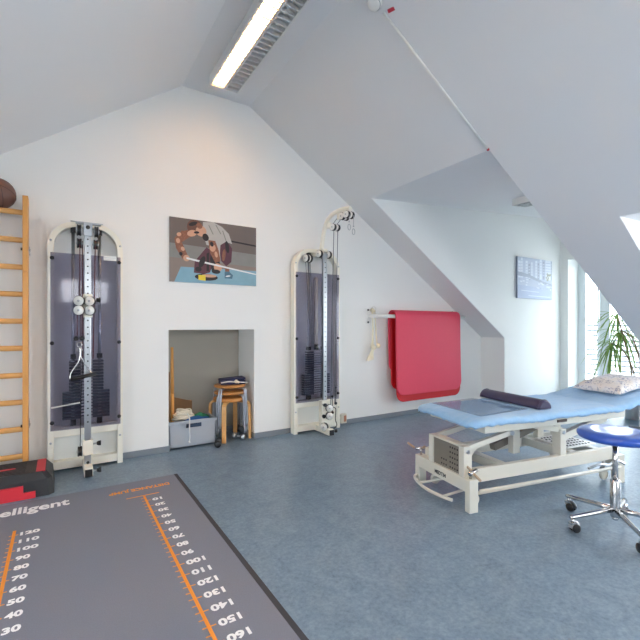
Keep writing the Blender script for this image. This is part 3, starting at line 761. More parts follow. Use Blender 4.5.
g = MB(); g.tube(smooth_path([(.02, -.06, .05), (.02, -.12, .035), (.015, -.167, .012), (.012, -.172, -.06), (.016, -.172, -.16), (.01, -.172, -.2)]), .006, 0, 8); g.sphere((.01, -.174, -.205), .011, 0, 10); g.build('hanging_end', 'white_cl', rp)
def cloth_lump(name, label, loc, sx, sy, sz, mt, seed):
    g = MB(); g.sphere((0, 0, 0), 1, 0, 28)
    for v in g.bm.verts:
        n = mnoise.noise(v.co*1.7 + Vector((seed, 0, 0))); v.co *= 1 + .28*n
        v.co = Vector((v.co.x*sx, v.co.y*sy, max(v.co.z, -.75)*sz))
    o = g.build(name, mt, None, loc); return tag(o, label, 'cloth')
cloth_lump('cloth', 'green crumpled cloth in the grey crate, right of the rope', (1.225, NB+.13, .262), .085, .08, .04, 'green', 1)
cloth_lump('cloth', 'blue crumpled cloth at the front of the grey crate', (1.17, NB+.065, .255), .12, .045, .032, 'bluecloth', 4)
cloth_lump('bag', 'dark cloth bag filling the bottom of the grey crate', (1.11, NB+.125, .125), .15, .09, .08, 'plate', 9)['category'] = 'bag'
cb = thing('cardboard_box', 'brown cardboard box at the back of the niche behind the grey crate', 'box', (1.05, 4.505, 0), .0)
g = MB(); g.box(-.06, .15, -.03, .03, 0, .40, bevel=.002); g.build('body', 'cardboard', cb)
g = MB(); g.box(-.055, .12, -.0345, -.031, .36, .43, rot=Matrix.Rotation(.3, 3, 'Y')); g.build('flap', 'cardboard', cb)
p = tag((lambda g: (g.cyl((0, 0, 0), (0, .01, .5), .019, .018), g.cyl((0, .01, .5), (0, .02, .965), .018, .014), g.build('wooden_pole', 'wood', None, (.962, NB+.19, .019)))[-1])(MB()), 'round honey-coloured wooden pole standing upright in the grey crate', 'pole')
p2 = tag((lambda g: (g.cyl((0, 0, 0), (-.004, .01, .72), .009, .009), g.build('dark_stick', 'cardboard', None, (.928, NB+.165, .019)))[-1])(MB()), 'thin dark wooden stick beside the honey-coloured pole in the niche', 'stick')

SX, SY = 1.545, 4.265
w = thing('wooden_stool', 'round stool with bent wooden legs, bottom of the stack in the niche', 'stool', (SX, SY, 0))
g = MB(); g.lathe([(0, .405), (.165, .405), (.172, .410), (.172, .434), (.166, .44), (0, .44)], 0, 40); g.build('seat', 'seatedge', w)
for i, a in enumerate([.95 + k*PI/2 for k in range(4)]):
    d = Vector((math.cos(a), math.sin(a), 0)); P = [d*.10 + Vector((0, 0, .394)), d*.16 + Vector((0, 0, .394)), d*.19 + Vector((0, 0, .388)), d*.208 + Vector((0, 0, .37)), d*.215 + Vector((0, 0, .335)), d*.217 + Vector((0, 0, .15)), d*.218]
    g = MB(); g.tube(P, 0, 0, flat=(.022, .042)); g.build('leg', 'birch', w)
def metal_stool(z, rot, label):
    s = thing('metal_leg_stool', label, 'stool', (SX, SY, z), rot, 'stacked stools with silver legs')
    g = MB(); g.lathe([(0, .405), (.16, .405), (.166, .410), (.166, .425), (.16, .43), (0, .43)], 0, 40); g.build('seat', 'seatedge', s)
    for i in range(4):
        a = PI/4 + i*PI/2; d = Vector((math.cos(a), math.sin(a), 0)); e = Vector((-math.sin(a), math.cos(a), 0))
        P = smooth_path([d*.13 + Vector((0, 0, .398)), d*.17 + Vector((0, 0, .392)), d*.187 + Vector((0, 0, .36)), d*.196 + Vector((0, 0, .2)), d*.205 + Vector((0, 0, .0))], 4)
        g = MB(); g.tube([p + e*.013 for p in P], .0085, 0, 8); g.tube([p - e*.013 for p in P], .0085, 0, 8); g.build('leg', 'silver', s)
    return s
s1 = metal_stool(.075, 1.33, 'silver-legged round stool stacked directly on the wooden-legged stool')
s2 = copy_tree(s1, (SX, SY, .145), 1.45, 'silver-legged round stool on top of the stack, carrying the navy pouch')
bg = thing('folded_pouch', 'navy cloth pouch with pale straps lying on the stacked stools', 'pouch', (SX+.02, SY-.02, .577), -.12)
g = MB(); g.box(-.135, .135, -.075, .075, 0, .042, bevel=.018, seg=3); g.build('body', 'navy', bg)
g = MB(); g.box(-.14, .125, -.085, .06, .040, .072, bevel=.014, seg=3, rot=Matrix.Rotation(-.06, 3, 'Y')); g.build('flap', 'navy', bg)
g = MB(); g.tube(smooth_path([(-.138, -.078, .03), (-.05, -.085, .038), (.03, -.088, .03), (.12, -.08, .02), (.16, -.05, .01)]), .0065, 0, 8); g.build('strap', 'white_cl', bg)
g = MB(); g.sphere((.02, -.09, .038), .02, 0, 12, (1, .6, 1)); g.sphere((.045, -.088, .028), .014, 0, 12, (1, .6, 1)); g.build('toggle', 'rope', bg)
def dumbbell(loc, rot, label, mt):
    d = thing('dumbbell', label, 'dumbbell', loc, rot, 'dumbbells under the stool stack')
    for sx in (-1, 1):
        g = MB(); g.lathe([(0, -.022), (.026, -.022), (.032, -.014), (.032, .014), (.026, .022), (0, .022)], 0, 16, (sx*.052, 0, .032), (1, 0, 0)); g.build('head', mt, d)
    g = MB(); g.cyl((-.035, 0, .032), (.035, 0, .032), .012); g.build('handle', 'steel', d)
    return d
dumbbell((1.338, 4.03, 0), 1.2, 'black dumbbell on the floor at the right corner of the grey crate', 'black')
dumbbell((1.60, 4.155, 0), -1.0, 'grey dumbbell on the floor under the stool stack', 'steel')

# ------------------------------------------------------------------ step platform
st = thing('step_platform', 'black and red aerobic step platform on the floor before the wall bars', 'step platform', (-.56, 3.71, 0))
g = MB(); hx, hy = .525, .205
def taper(g, hx0, hy0, hx1, hy1, z0, z1, mi=0, c=.03):
    def ring(hx, hy, z): return [g.bm.verts.new(p) for p in ((-hx+c, -hy, z), (hx-c, -hy, z), (hx, -hy+c, z), (hx, hy-c, z), (hx-c, hy, z), (-hx+c, hy, z), (-hx, hy-c, z), (-hx, -hy+c, z))]
    A, B = ring(hx0, hy0, z0), ring(hx1, hy1, z1)
    fs = [g.bm.faces.new(A[::-1]), g.bm.faces.new(B)] + [g.bm.faces.new((A[i], A[(i+1) % 8], B[(i+1) % 8], B[i])) for i in range(8)]
    for f in fs: f.material_index = mi
taper(g, hx, hy, hx-.012, hy-.012, 0.0, .115); taper(g, hx-.012, hy-.012, hx-.05, hy-.04, .115, .163)
for i in range(9): y = -.13 + i*.0325; g.box(-.42, .35, y-.005, y+.005, .163, .1655)
g.build('deck', 'stepblack', st)
for sx in (-1, 1):
    g = MB(); g.prism([(sx*.415, -.155), (sx*.470, -.155), (sx*.470, .155), (sx*.415, .155)], 'z', .160, .1668); g.build('end_grip', 'stepred', st)
g = MB(); g.prism(blob(.225, -.01, .065, .016, 24), 'z', .1655, .168); g.build('oval_badge', 'stepred', st)
for sx in (-1, 1):
    g = MB(); g.prism([(sx*.415, .001), (sx*.13, .001), (sx*.13, .092), (sx*.345, .092), (sx*.345, .045), (sx*.415, .045)] if sx > 0 else [(-.48, .001), (-.13, .001), (-.13, .092), (-.40, .092), (-.40, .045), (-.48, .045)], 'y', -hy-.012, -hy+.03); g.build('riser_block', 'stepred', st)

# ------------------------------------------------------------------ jump mat with printed scales
jm = thing('jump_mat', 'grey jump-test floor mat with orange scales and white numbers', 'floor mat', (0, 0, 0))
g = MB(); g.box(-1.02, .776, .55, 3.44, 0, .004); g.build('surface', 'rubber', jm)
for x in (.776, -1.046):
    g = MB(); g.box(x, x+.026, .55, 3.44, 0, .005); g.build('border_strip', 'rubberedge', jm)
ZT = .0045
g = MB(); g.box(-.232, -.216, 1.55, 2.985, .004, ZT)
for n in range(-5, 125, 5):
    y = 1.72 + n/100; l = .02 if n % 10 == 0 else .013
    if n % 10 == 0: g.box(-.224-.022, -.224+.022, y-.003, y+.003, .004, ZT)
    else: g.box(-.224-.022, -.224, y-.003, y+.003, .004, ZT)
g.build('height_scale', 'print', jm)
g = MB(); g.box(.493, .508, 1.15, 3.122, .004, ZT); g.box(.388, .602, 3.117, 3.127, .004, ZT)
for n in range(5, 195, 5):
    y = 3.12 - n/100
    if n % 10 == 0: g.box(.474, .53, y-.003, y+.003, .004, ZT)
    else: g.box(.474, .50, y-.003, y+.003, .004, ZT)
g.build('distance_scale', 'print', jm)
for n in range(10, 130, 10):
    text_mesh('printed_number', str(n), .055, 'numeral', jm, (-.195 + .0163*len(str(n)), 1.72 + n/100, ZT), bold=.0022, fit=.0315*len(str(n)))
for n in range(10, 200, 10):
    text_mesh('printed_number', str(n), .055, 'numeral', jm, (.537 + .0163*len(str(n)), 3.12 - n/100, ZT), rotz=PI, bold=.0022, fit=.0315*len(str(n)))
text_mesh('printed_title', 'DISTANCE JUMP', .064, 'print', jm, (.497, 3.265, ZT), rotz=PI, bold=.0022, fit=.41)
text_mesh('printed_word', 'intelligent', .155, 'numeral', jm, (-.2025, 3.285, ZT), bold=.004, fit=.515)

# ------------------------------------------------------------------ treatment table
TA = -math.radians(11)
tt = thing('treatment_table', 'grey metal height-adjustable treatment table standing in front of the dormer', 'treatment table', (2.23, 1.707, 0), TA)
def endframe(u, name):
    g = MB(); g.box(u-.02, u+.045, .0, .6, .125, .212, bevel=.004); e = g.build(name, 'grey', tt)
    for v in (0, .555):
        g = MB(); g.box(u-.022, u+.046, v-.001, v+.046, 0, .2125, bevel=.004); g.build('foot_post', 'grey', tt)
    return e
e1 = endframe(0, 'end_beam'); endframe(1.42, 'end_beam')
text_mesh('lettering', 'MEDTIM', .036, 'ink', e1, (-.0205, .30, .160), tilt=(PI/2, 0, -PI/2), sx=.95, bold=.001)
for v in (.03, .53):
    g = MB(); g.box(.045, 1.40, v, v+.04, .178, .268, bevel=.004); g.build('side_rail', 'grey', tt)
g = MB(); g.box(.3, .36, .07, .53, .2, .26); g.build('base_crossbar', 'grey', tt)
g = MB(); g.box(1.0, 1.06, .07, .53, .2, .26); g.build('base_crossbar', 'grey', tt)
g = MB(); g.box(1.05, 1.36, .15, .45, .262, .27)
for i in range(8):
    for j in range(6): g.cyl((1.08+i*.034, .18+j*.046, .27), (1.08+i*.034, .18+j*.046, .274), .008, mi=1, seg=8)
g.build('perforated_tray', ['whitep', 'hole'], tt)
# control tower at the foot end
for v in (.06, .385):
    g = MB(); g.box(-.018, .05, v, v+.05, .212, .41, bevel=.004); tw = g.build('tower_post', 'grey', tt)
    g = MB(); g.cyl((.016, v-.006, .375), (.016, v, .375), .013); g.build('tower_bolt', 'steel', tw)
g = MB(); g.box(-.008, .03, .11, .385, .215, .40, 0)
for i in range(4):
    for j in range(5): g.cyl((-.0088, .135+i*.024, .235+j*.034), (-.0075, .135+i*.024, .235+j*.034), .0065, mi=1, seg=8)
for i in range(3):
    for j in range(2): g.cyl((-.0088, .25+i*.024, .235+j*.034), (-.0075, .25+i*.024, .235+j*.034), .0065, mi=1, seg=8)
g.build('perforated_panel', ['greyd', 'hole'], tt)
g = MB(); g.box(-.018, .05, .11, .385, .40, .412, bevel=.002); g.build('tower_top', 'grey', tt)
def bar(name, a, b, w_, h_, mt='grey', parent=tt):
    g = MB(); g.tube([a, b], 0, 0, flat=(h_, w_)); return g.build(name, mt, parent)
for v in (.085, .41):
    ar = bar('lift_arm', (.03, v, .392), (.44, v, .472), .03, .036)
    g = MB(); g.cyl((.40, v-.026, .462), (.40, v+.026, .462), .016); g.build('pivot', 'steel', ar)
    g = MB(); g.prism([(.05, .335), (.05, .395), (.13, .41)], 'y', v-.012, v+.012); g.build('gusset', 'grey', tt)
    bar('lift_arm', (.90, v, .385), (1.36, v, .49), .04, .05)
for v in (.035, .455):
    g = MB(); g.box(.825, .885, v, v+.07, .262, .455, bevel=.004); k = g.build('lift_column', 'grey', tt)
    g = MB(); g.cyl((.855, v-.006, .43), (.855, v, .43), .013); g.build('pivot', 'steel', k)
    bar('link_bar', (.60, v+.035, .495), (.86, v+.035, .445), .04, .035)
for v, u in ((.46, 1.13), (.46, 1.33), (.20, .585)):
    g = MB(); g.box(u-.033, u+.033, v, v+.05, .262, .50, bevel=.003); g.build('lift_column', 'grey', tt)
bar('actuator', (.45, .30, .30), (.95, .30, .44), .05, .05, 'greyd')
# top frame
for v in (.01, .55):
    g = MB(); g.box(.11, 1.49, v, v+.04, .497, .55, bevel=.003); g.build('top_rail', 'grey', tt)
for u in (.11, .78, 1.45):
    g = MB(); g.box(u, u+.04, .05, .55, .50, .545); g.build('cross_member', 'grey', tt)
g = MB(); g.box(.76, .85, .003, .0105, .517, .535); g.build('red_label', 'seam', tt)
HB = Vector((1.38, 0, .545)); HR = math.radians(9)
def head_pt(u, v, z):    # raised head section: rotate about the hinge line
    du = u - HB.x
    if du <= 0: return (u, v, z)
    return (HB.x + du*math.cos(HR) - (z-HB.z)*math.sin(HR), v, HB.z + du*math.sin(HR) + (z-HB.z)*math.cos(HR))
g = MB(); g.box(.06, 1.375, .03, .58, .5505, .562, bevel=.003); g.build('mattress_board', 'bluevinyl', tt)
g = MB(); vs = g.box(1.40, 1.94, .03, .58, .552, .562, bevel=.003)
for v in g.bm.verts: v.co = Vector(head_pt(*v.co))
g.build('head_board', 'bluevinyl', tt)
bar('head_strut', (1.47, .3, .50), (1.75, .3, .585), .03, .02)
# foot lever bar, long trip bar, brake levers, castors
g = MB(); g.tube(smooth_path([(0.0, .58, .062), (-.055, .56, .056), (-.10, .44, .055), (-.115, .3, .055), (-.09, .16, .055), (-.07, .11, .055)], 5), .011, 0, 10); g.tube([(-.09, .44, .055), (.2, .40, .075)], .009, 0, 8); g.tube([(-.095, .18, .055), (.2, .2, .075)], .009, 0, 8); g.build('foot_bar', 'grey', tt)
g = MB(); g.tube([(.05, -.012, .142), (1.40, -.012, .135)], .009, 0, 8); g.tube([(.05, .05, .10), (1.38, .05, .10)], .012, 0, 8); g.build('trip_bar', 'grey', tt)
for v, s_ in ((-.0, -1), (.6, 1)):
    g = MB(); vv = .03 if s_ < 0 else .57
    g.cyl((.01, vv, .212), (.01, vv, .262), .009); g.tube([(-.02, vv-.025*s_*-1, .252), (.06, vv, .262)], .012, 0, 8); lv = g.build('brake_lever', 'chrome', tt)
    g = MB(); g.tube([(-.03, vv+.03*s_, .262), (-.05, vv+.09*s_, .285)], .0085, 0, 8) if s_ > 0 else g.tube([(.02, vv+.01, .262), (.0, vv-.10, .235)], .0085, 0, 8); g.build('lever_sleeve', 'copper', lv)
    g = MB(); g.tube([(.02, vv, .262), (.01, vv-.045*s_, .285)], .0085, 0, 8); g.build('lever_sleeve', 'copper', lv)
for u in (.09, 1.36):
    for v in (.09, .50):
        g = MB(); g.lathe([(0, -.013), (.036, -.013), (.04, -.008), (.04, .008), (.036, .013), (0, .013)], 0, 20, (u, v, .045), (0, 1, 0)); cw = g.build('castor', 'grey', tt)
        g = MB(); g.cyl((u, v, .05), (u, v, .19), .01); g.box(u-.012, u+.012, v-.02, v+.02, .08, .1); g.build('castor_fork', 'steel', cw)
g = MB(); g.box(1.44, 1.475, .02, .09, .005, .21, bevel=.003); g.build('end_cover', 'grey', tt)
g = MB(); g.tube(smooth_path([(1.05, -.01, .16), (1.15, -.02, .18), (1.25, -.02, .165), (1.35, -.015, .185), (1.43, -.02, .15)]), .009, 0, 8); g.build('cable', 'steel', tt)

# fitted blue sheet: slab with rounded rim, soft wrinkles, gathered hem
def sheet():
    bm = bmesh.new(); nu, nv = 120, 44; u0, u1, v0, v1 = -.005, 2.005, -.022, .632
    prof = [(.004, -.034), (-.003, -.024), (-.002, -.012), (.005, -.001), (.018, .007), (.04, .0115)]   # inset, height round the rim
    us = [u0+p[0] for p in prof] + [u0+.06 + (u1-u0-.12)*i/nu for i in range(nu+1)] + [u1-p[0] for p in prof[::-1]]
    hu = [p[1] for p in prof] + [.0125]*(nu+1) + [p[1] for p in prof[::-1]]
    vs_ = [v0+p[0] for p in prof] + [v0+.06 + (v1-v0-.12)*i/nv for i in range(nv+1)] + [v1-p[0] for p in prof[::-1]]
    hv = [p[1] for p in prof] + [.0125]*(nv+1) + [p[1] for p in prof[::-1]]
    rows = []
    for u, a in zip(us, hu):
        row = []
        for v, b in zip(vs_, hv):
            z = min(a, b)
            # rounded corners
            cu = max(0, (u0+.07)-u, u-(u1-.07)); cv = max(0, (v0+.07)-v, v-(v1-.07)); uu, vv = u, v
            if cu > 0 and cv > 0:
                d = max(cu, cv)/math.hypot(cu, cv); uu += (1-d)*cu*(1 if u < 1 else -1); vv += (1-d)*cv*(1 if v < .3 else -1)
            n = mnoise.noise(Vector((u*3.0, v*9.0, 0)))*.006 + mnoise.noise(Vector((u*7.0 + v*6, v*26.0, 3)))*.0038
            edge = max(0, 1 - min(v-v0, v1-v, u-u0)/.08)
            n += edge*.010*mnoise.noise(Vector((u*26.0, v*26.0, 7)))
            if u < .12: z -= .012*(1-max(0, u)/.12)*(.5+.5*math.sin(v*11))
            row.append(bm.verts.new(head_pt(uu, vv + edge*.006*mnoise.noise(Vector((u*18, 0, 2))), .582 + z + n)))
        rows.append(row)
    for A, B in zip(rows, rows[1:]):
        for j in range(len(A)-1): f = bm.faces.new((A[j], A[j+1], B[j+1], B[j])); f.smooth = True
    bmesh.ops.recalc_face_normals(bm, faces=bm.faces[:])
    me = bpy.data.meshes.new('fitted_sheet'); bm.to_mesh(me); bm.free(); me.materials.append(M['sheet'])
    o = bpy.data.objects.new('fitted_sheet', me); COL.objects.link(o)
    so = o.modifiers.new('thick', 'SOLIDIFY'); so.thickness = .004; so.offset = -1
    o.location = (2.23, 1.707, 0); o.rotation_euler.z = TA
    return tag(o, 'light blue wrinkled fitted sheet covering the treatment table', 'sheet')
sheet()
RT = Matrix.Rotation(TA, 4, 'Z'); RT.translation = Vector((2.23, 1.707, 0))
def tw(u, v, z): return RT @ Vector((u, v, z))
bo = thing('bolster', 'dark plum half-round vinyl bolster lying across the blue sheet', 'bolster', tw(.725, .37, .600), TA)
g = MB(); R_ = .062; n = 14
prof = [(R_*math.cos(PI*i/n)*1.05, .004 + R_*math.sin(PI*i/n)) for i in range(n+1)]
secs = [(-.30, .80), (-.292, .94), (-.28, 1), (.28, 1), (.292, .94), (.30, .80)]
rings = []
for v, s_ in secs: rings.append([g.bm.verts.new((x*s_, v, .004 + (z-.004)*s_)) for x, z in prof])
fs = []
for A, B in zip(rings, rings[1:]): fs += [g.bm.faces.new((A[i], A[i+1], B[i+1], B[i])) for i in range(n)] + [g.bm.faces.new((A[n], A[0], B[0], B[n]))]
for f in fs: f.smooth = True
g.bm.faces.new(rings[0]); g.bm.faces.new(rings[-1][::-1]); g.build('cushion', 'bolster', bo)
for v in (-.281, .281):
    g = MB(); g.tube([(R_*1.06*math.cos(PI*i/n), v, .004 + R_*1.005*math.sin(PI*i/n)) for i in range(n+1)], .003, 0, 6); g.build('piping', 'bolster', bo)
fo = MB(); q = [(.105, .045), (.61, .12), (.56, .62), (.10, .56)]
fb = fo.bm; nn = 16; rows = []
for i in range(nn+1):
    row = []
    for j in range(nn+1):
        s_, t_ = i/nn, j/nn
        u = (q[0][0]*(1-s_)+q[1][0]*s_)*(1-t_) + (q[3][0]*(1-s_)+q[2][0]*s_)*t_; v = (q[0][1]*(1-s_)+q[1][1]*s_)*(1-t_) + (q[3][1]*(1-s_)+q[2][1]*s_)*t_
        row.append(fb.verts.new((u, v, .604 + .0015*mnoise.noise(Vector((u*6, v*6, 0))))))
    rows.append(row)
for A, B in zip(rows, rows[1:]):
    for j in range(nn): f = fb.faces.new((A[j], A[j+1], B[j+1], B[j])); f.smooth = True
o = fo.build('clear_cover', 'foil', None, (2.23, 1.707, 0), TA); so = o.modifiers.new('thick', 'SOLIDIFY'); so.thickness = .0012
tag(o, 'clear glossy plastic cover sheet at the foot end of the blue sheet', 'cover sheet')
# pillow
def pillow():
    bm = bmesh.new(); n = 34; top_, bot = [], []; a, b, h = .235, .205, .066
    for sgn, store in ((1, top_), (-1, bot)):
        for i in range(n+1):
            row = []
            for j in range(n+1):
                x, y = -1+2*i/n, -1+2*j/n
                k = max(0, (1-x**4)*(1-y**4))**.55
                pin = 1 - .07*(1-abs(x)**2)*(abs(y)**3) ; pin2 = 1 - .07*(1-abs(y)**2)*(abs(x)**3)
                z = sgn*h*k*(1 if sgn > 0 else .35) + .006*mnoise.noise(Vector((x*3, y*3, sgn)))*k
                row.append(bm.verts.new((a*x*pin2, b*y*pin, z)))
            store.append(row)
        for A, B in zip(store, store[1:]):
            for j in range(n): f = bm.faces.new((A[j], A[j+1], B[j+1], B[j]) if sgn > 0 else (A[j], B[j], B[j+1], A[j+1])); f.smooth = True
    bmesh.ops.remove_doubles(bm, verts=bm.verts[:], dist=.0008)
    me = bpy.data.meshes.new('pillow'); bm.to_mesh(me); bm.free(); me.materials.append(M['pillow'])
    o = bpy.data.objects.new('pillow', me); COL.objects.link(o); return o
pw = pillow(); P = head_pt(1.785, .285, .630); pw.location = tw(*P); pw.rotation_euler = (Matrix.Rotation(TA, 3, 'Z') @ Matrix.Rotation(-HR, 3, 'Y')).to_euler()
tag(pw, 'patterned cream and grey-blue pillow on the raised head of the table', 'pillow')

# ------------------------------------------------------------------ wheeled stool
sc = thing('wheeled_stool', 'round royal blue vinyl stool on chrome five-star castor base', 'stool', (2.78, 1.13, 0))
g = MB(); g.lathe([(0, .528), (.17, .528), (.186, .534), (.195, .548), (.195, .56), (.188, .572), (.17, .58), (.12, .584), (.06, .582), (0, .580)], 0, 56); g.build('seat', 'bluevinyl', sc)
g = MB(); g.lathe([(0, .52), (.09, .52), (.09, .528), (0, .528)], 0, 24); g.build('seat_plate', 'black', sc)
g = MB(); g.cyl((0, 0, .27), (0, 0, .52), .0145); g.build('gas_lift', 'chrome', sc)
g = MB(); g.lathe([(0, .07), (.024, .072), (.027, .085), (.027, .285), (.022, .292), (.0145, .294)], 0, 24); g.build('column', 'chrome', sc)
g = MB(); g.lathe([(0, .05), (.012, .052), (.018, .06), (.018, .075), (0, .075)], 0, 16); g.build('column_cap', 'chrome', sc)
for k in range(5):
    a = math.radians(12 + 72*k); d = Vector((math.cos(a), math.sin(a), 0)); e = Vector((-math.sin(a), math.cos(a), 0))
    g = MB(); g.tube([d*.02 + Vector((0, 0, .115)), d*.10 + Vector((0, 0, .108)), d*.2 + Vector((0, 0, .096)), d*.285 + Vector((0, 0, .088)), d*.297 + Vector((0, 0, .086))], [.0165, .0155, .0135, .0125, .009], 0, 12); leg = g.build('leg', 'chrome', sc)
    g = MB(); g.cyl(d*.28 + Vector((0, 0, .052)), d*.28 + Vector((0, 0, .08)), .007); g.box(-.02, .02, -.014, .014, .048, .058)
    for v in g.bm.verts[-8:]: v.co = d*(.28+v.co.x) + e*v.co.y + Vector((0, 0, v.co.z))
    g.build('castor_stem', 'chrome', leg)
    for s_ in (-1, 1):
        g = MB(); c_ = d*.265 + e*.013*s_ + Vector((0, 0, .025)); g.lathe([(0, -.008), (.02, -.008), (.0248, -.005), (.0248, .005), (.02, .008), (0, .008)], 0, 18, c_, e); g.build('castor_wheel', 'black', leg)
    g = MB(); c_ = d*.265 + Vector((0, 0, .026))
    g.tube([c_ + d*.03*math.cos(t) + Vector((0, 0, .03*math.sin(t))) for t in [PI*.0 + PI*k_/8 for k_ in range(9)]], 0, 0, flat=(.004, .024)); g.build('castor_hood', 'steel', leg)

# ------------------------------------------------------------------ plant by the window
pl = thing('potted_dracaena', 'potted green dracaena with drooping narrow leaves in front of the window', 'plant', (6.30, 2.32, 0))
g = MB(); g.lathe([(0, 0), (.12, 0), (.16, .24), (.175, .245), (.175, .27), (.155, .27), (.15, .24), (0, .24)], 0, 28); pot = g.build('pot', 'pot', pl)
g = MB(); g.lathe([(0, .245), (.149, .243)], 0, 24); g.build('soil', 'soil', pl)
tips = [((0, 0, .24), (.02, .04, .6), (.0, .14, .86), (0, .27, .97), 1), ((.02, -.02, .24), (.06, -.02, .7), (.03, .06, 1.05), (0, .17, 1.13), 2), ((-.02, .02, .24), (-.05, .05, .7), (-.02, .15, 1.1), (0, .22, 1.36), 3)]
random.seed(11)
for a_, b_, c_, d_, sd in tips:
    g = MB(); g.tube(smooth_path([a_, b_, c_, d_], 5), .0095, 0, 8); stt = g.build('stem', 'stem', pl)
    c0 = Vector(d_)
    for k in range(30):
        az = 2*PI*k/30*2.6 + random.uniform(-.3, .3); L_ = random.uniform(.30, .50); up = random.uniform(-.2, .75); wdt = random.uniform(.008, .0115)
        d = Vector((math.cos(az), math.sin(az), 0)); s0 = c0 - Vector((0, 0, .004*k*.6)); g = MB(); prev = None
        for i in range(9):
            t = i/8; p = s0 + d*(L_*(.75*t + .1*t*t)) + Vector((0, 0, L_*(up*t - 1.15*t*t*(.6+.5*(1-up)))))
            w_ = wdt*math.sin(PI*min(1, .12+t*.9))**.6 if t < 1 else .0006
            e = Vector((-d.y, d.x, 0))
            row = [g.bm.verts.new(p - e*w_), g.bm.verts.new(p - Vector((0, 0, w_*.45))), g.bm.verts.new(p + e*w_)]
            if prev:
                for j in range(2): f = g.bm.faces.new((prev[j], prev[j+1], row[j+1], row[j])); f.smooth = True
            prev = row
        g.build('leaf', 'leaf', pl)

# ------------------------------------------------------------------ lamps and ceiling fittings
def lamp(loc, length, label, lit=(True, False), rotz=0.0, tilt=None):
    """Twin-tube louvre luminaire; local y runs along the tubes, z=0 at the ceiling, -z down."""
    L_ = length; r = thing('louvre_lamp', label, 'ceiling lamp', loc, rotz)
    if tilt: r.rotation_euler = tilt
    g = MB(); W = .142
    g.box(-W, W, 0, L_, -.022, 0); g.box(-W, -W+.006, 0, L_, -.085, -.022); g.box(W-.006, W, 0, L_, -.085, -.022); g.box(-W+.006, W-.006, 0, .008, -.085, -.022); g.box(-W+.006, W-.006, L_-.008, L_, -.085, -.022)
    g.build('housing', 'lampbody', r)
    for i, cx in enumerate((-.069, .069)):
        g = MB()
        for sx in (-1, 1):   # curved side reflectors
            pts = [(cx+sx*(.066-.03*(t/6)**2), -.084+.06*t/6) for t in range(7)]
            V_ = [[g.bm.verts.new((p[0], y, p[1])) for y in (.009, L_-.009)] for p in pts]
            for A, B in zip(V_, V_[1:]): f = g.bm.faces.new((A[0], A[1], B[1], B[0])); f.smooth = True
        refl = g.build('reflector', 'alu', r)
        nb = int(L_/.062)
        g = MB()
        for k in range(nb):
            y = .03 + k*(L_-.06)/(nb-1)
            A_ = [[g.bm.verts.new((px, y+sy*hw_, pz)) for px, pz in ((cx-.064, -.0835), (cx+.064, -.0835))] + [g.bm.verts.new((px, y+sy*.0012, pz)) for px, pz in ((cx+.055, -.056), (cx, -.049), (cx-.055, -.056))] for sy, hw_ in ((-1, .006), (1, .006))]
            g.bm.faces.new(A_[0]); g.bm.faces.new(A_[1][::-1])
            for q_ in range(5): g.bm.faces.new((A_[0][q_], A_[1][q_], A_[1][(q_+1) % 5], A_[0][(q_+1) % 5]))
        for sx in (-1, 1): g.box(cx+sx*.062-.005, cx+sx*.062+.005, .009, L_-.009, -.0845, -.081)
        g.build('louvre_grid', 'alu', refl)
        g = MB(); g.cyl((cx, .03, -.036), (cx, L_-.03, -.036), .0115, seg=14); g.build('tube', 'tubeon' if lit[i] else 'tubeoff', r)
    return r
lamp((1.32, 2.23, ZF), 1.57, 'twin louvre ceiling lamp under the ridge, its left tube lit', (True, False))
lamp((1.32, -.55, ZF), 1.57, 'twin louvre ceiling lamp nearer the camera', (True, True))
lx = 4.99; lz = lid(lx)
dl = lamp((lx, 2.24, lz), .88, 'short louvre lamp on the dormer ceiling above the treatment table', (False, False), 0, (0, -math.atan(.075), 0))

SL = math.atan(.65)
def onslope(x, y, off=0.0): return Vector((x - off*math.sin(SL), y, zr(x) - off*math.cos(SL)))
sd = thing('smoke_detector', 'round white smoke detector on the right-hand ceiling slope', 'smoke detector', onslope(1.845, 2.205))
sd.rotation_euler = (0, SL, 0)
g = MB(); g.lathe([(0, 0), (.052, 0), (.052, -.012), (.046, -.016), (.046, -.030), (.036, -.044), (0, -.048)], 0, 28); body = g.build('body', 'whitep', sd)
g = MB(); g.tube([(.0465*math.cos(t), .0465*math.sin(t), -.024) for t in [2*PI*k/32 for k in range(32)]], .0022, 0, 6, closed=True); g.build('vent_ring', 'base', sd)
cd = thing('cable_conduit', 'thin white cable conduit running down the ceiling slope from the smoke detector', 'cable conduit', (0, 0, 0))
g = MB(); a, b = onslope(1.915, 2.195, .010), onslope(3.02, 2.155, .010); g.tube([a, b], .0085, 0, 8); g.build('tube', 'whitep', cd)
for t in (.05, .42, .85):
    p = a.lerp(b, t); g = MB(); g.sphere(p, .010, 0, 10); g.build('clip', 'whitep', cd)
g = MB(); g.sphere(b, .012, 0, 10); g.build('end_plug', 'redtag', cd)
rt_ = thing('ceiling_tag', 'small red label stuck to the ceiling slope near the smoke detector', 'label', onslope(1.935, 2.14)); rt_.rotation_euler = (0, SL, .35)
g = MB(); g.box(-.012, .012, -.028, .028, -.004, -.0005); g.build('tag', 'redtag', rt_)

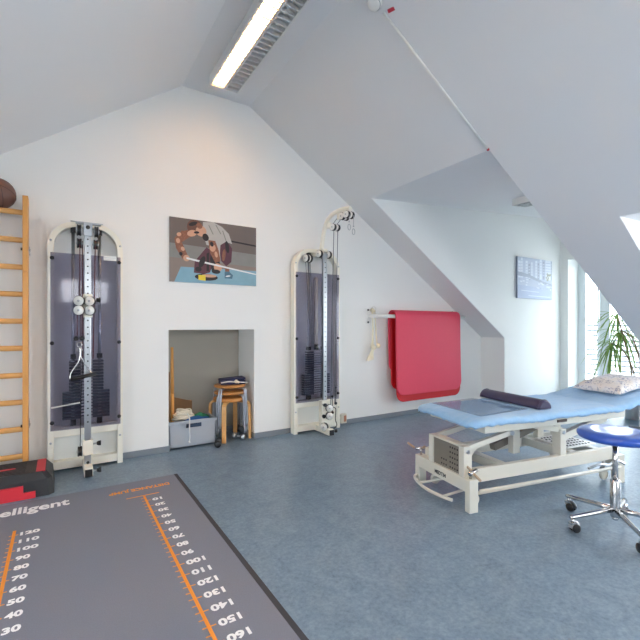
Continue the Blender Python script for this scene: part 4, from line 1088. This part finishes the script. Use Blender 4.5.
# ------------------------------------------------------------------ light, camera, view
w = bpy.data.worlds.new('sky'); scene.world = w; w.use_nodes = True
nt = w.node_tree; bgn = nt.nodes['Background']
tc = nt.nodes.new('ShaderNodeTexCoord'); sep = nt.nodes.new('ShaderNodeSeparateXYZ'); rp_ = nt.nodes.new('ShaderNodeValToRGB')
nt.links.new(tc.outputs['Generated'], sep.inputs[0]); nt.links.new(sep.outputs['Z'], rp_.inputs['Fac'])
e = rp_.color_ramp.elements; e[0].position = 0; e[0].color = (1, .99, .97, 1); e[1].position = .8; e[1].color = (.90, .95, 1, 1)
nt.links.new(rp_.outputs[0], bgn.inputs['Color']); 
mr_ = nt.nodes.new('ShaderNodeMapRange'); mr_.inputs['From Min'].default_value = -.2; mr_.inputs['From Max'].default_value = 1; mr_.inputs['To Min'].default_value = 5.0; mr_.inputs['To Max'].default_value = 8.0
dt_ = nt.nodes.new('ShaderNodeVectorMath'); dt_.operation = 'DOT_PRODUCT'; dt_.inputs[1].default_value = (.9, .44, 0); nt.links.new(tc.outputs['Generated'], dt_.inputs[0])
nt.links.new(dt_.outputs['Value'], mr_.inputs['Value']); nt.links.new(mr_.outputs[0], bgn.inputs['Strength'])
def portal(name, loc, rot, sx, sy):
    l = bpy.data.lights.new(name, 'AREA'); l.shape = 'RECTANGLE'; l.size = sx; l.size_y = sy; l.cycles.is_portal = True
    o = bpy.data.objects.new(name, l); COL.objects.link(o); o.location = loc; o.rotation_euler = rot
portal('daylight_window_one', (XWIN+.12, (W0+W1)/2, 1.26), (PI/2, 0, PI/2), 1.32, 2.3)
portal('daylight_window_two', (6.72, (E0+E1)/2, 1.25), (PI/2, 0, PI/2), E1-E0-.24, 1.95)
for k_, (a0, a1, c0, c1) in enumerate(WF): portal(('daylight_window_three', 'daylight_window_five_added')[k_], ((a0+a1)/2, YB-.22, (c0+c1)/2), (-PI/2, 0, 0), a1-a0, c1-c0)
portal('daylight_window_four_added', (LW-.22, (L0+L1)/2, 1.35), (PI/2, 0, -PI/2), L1-L0-.3, 1.6)

cam = bpy.data.cameras.new('camera'); co = bpy.data.objects.new('camera', cam); COL.objects.link(co)
co.location = (0, 0, 1.2); co.rotation_euler = (PI/2, 0, -math.radians(32.2547))
cam.sensor_width = 36; cam.lens = 412/640*36; cam.shift_y = -(320-326)/640; cam.clip_start = .05
scene.camera = co
vs = scene.view_settings; vs.view_transform = 'Standard'; vs.look = 'None'; vs.gamma = 1; vs.use_curve_mapping = False
vs.exposure = 1.15
scene.cycles.use_denoising = True
scene.cycles.max_bounces = 10; scene.cycles.diffuse_bounces = 6; scene.cycles.transparent_max_bounces = 12
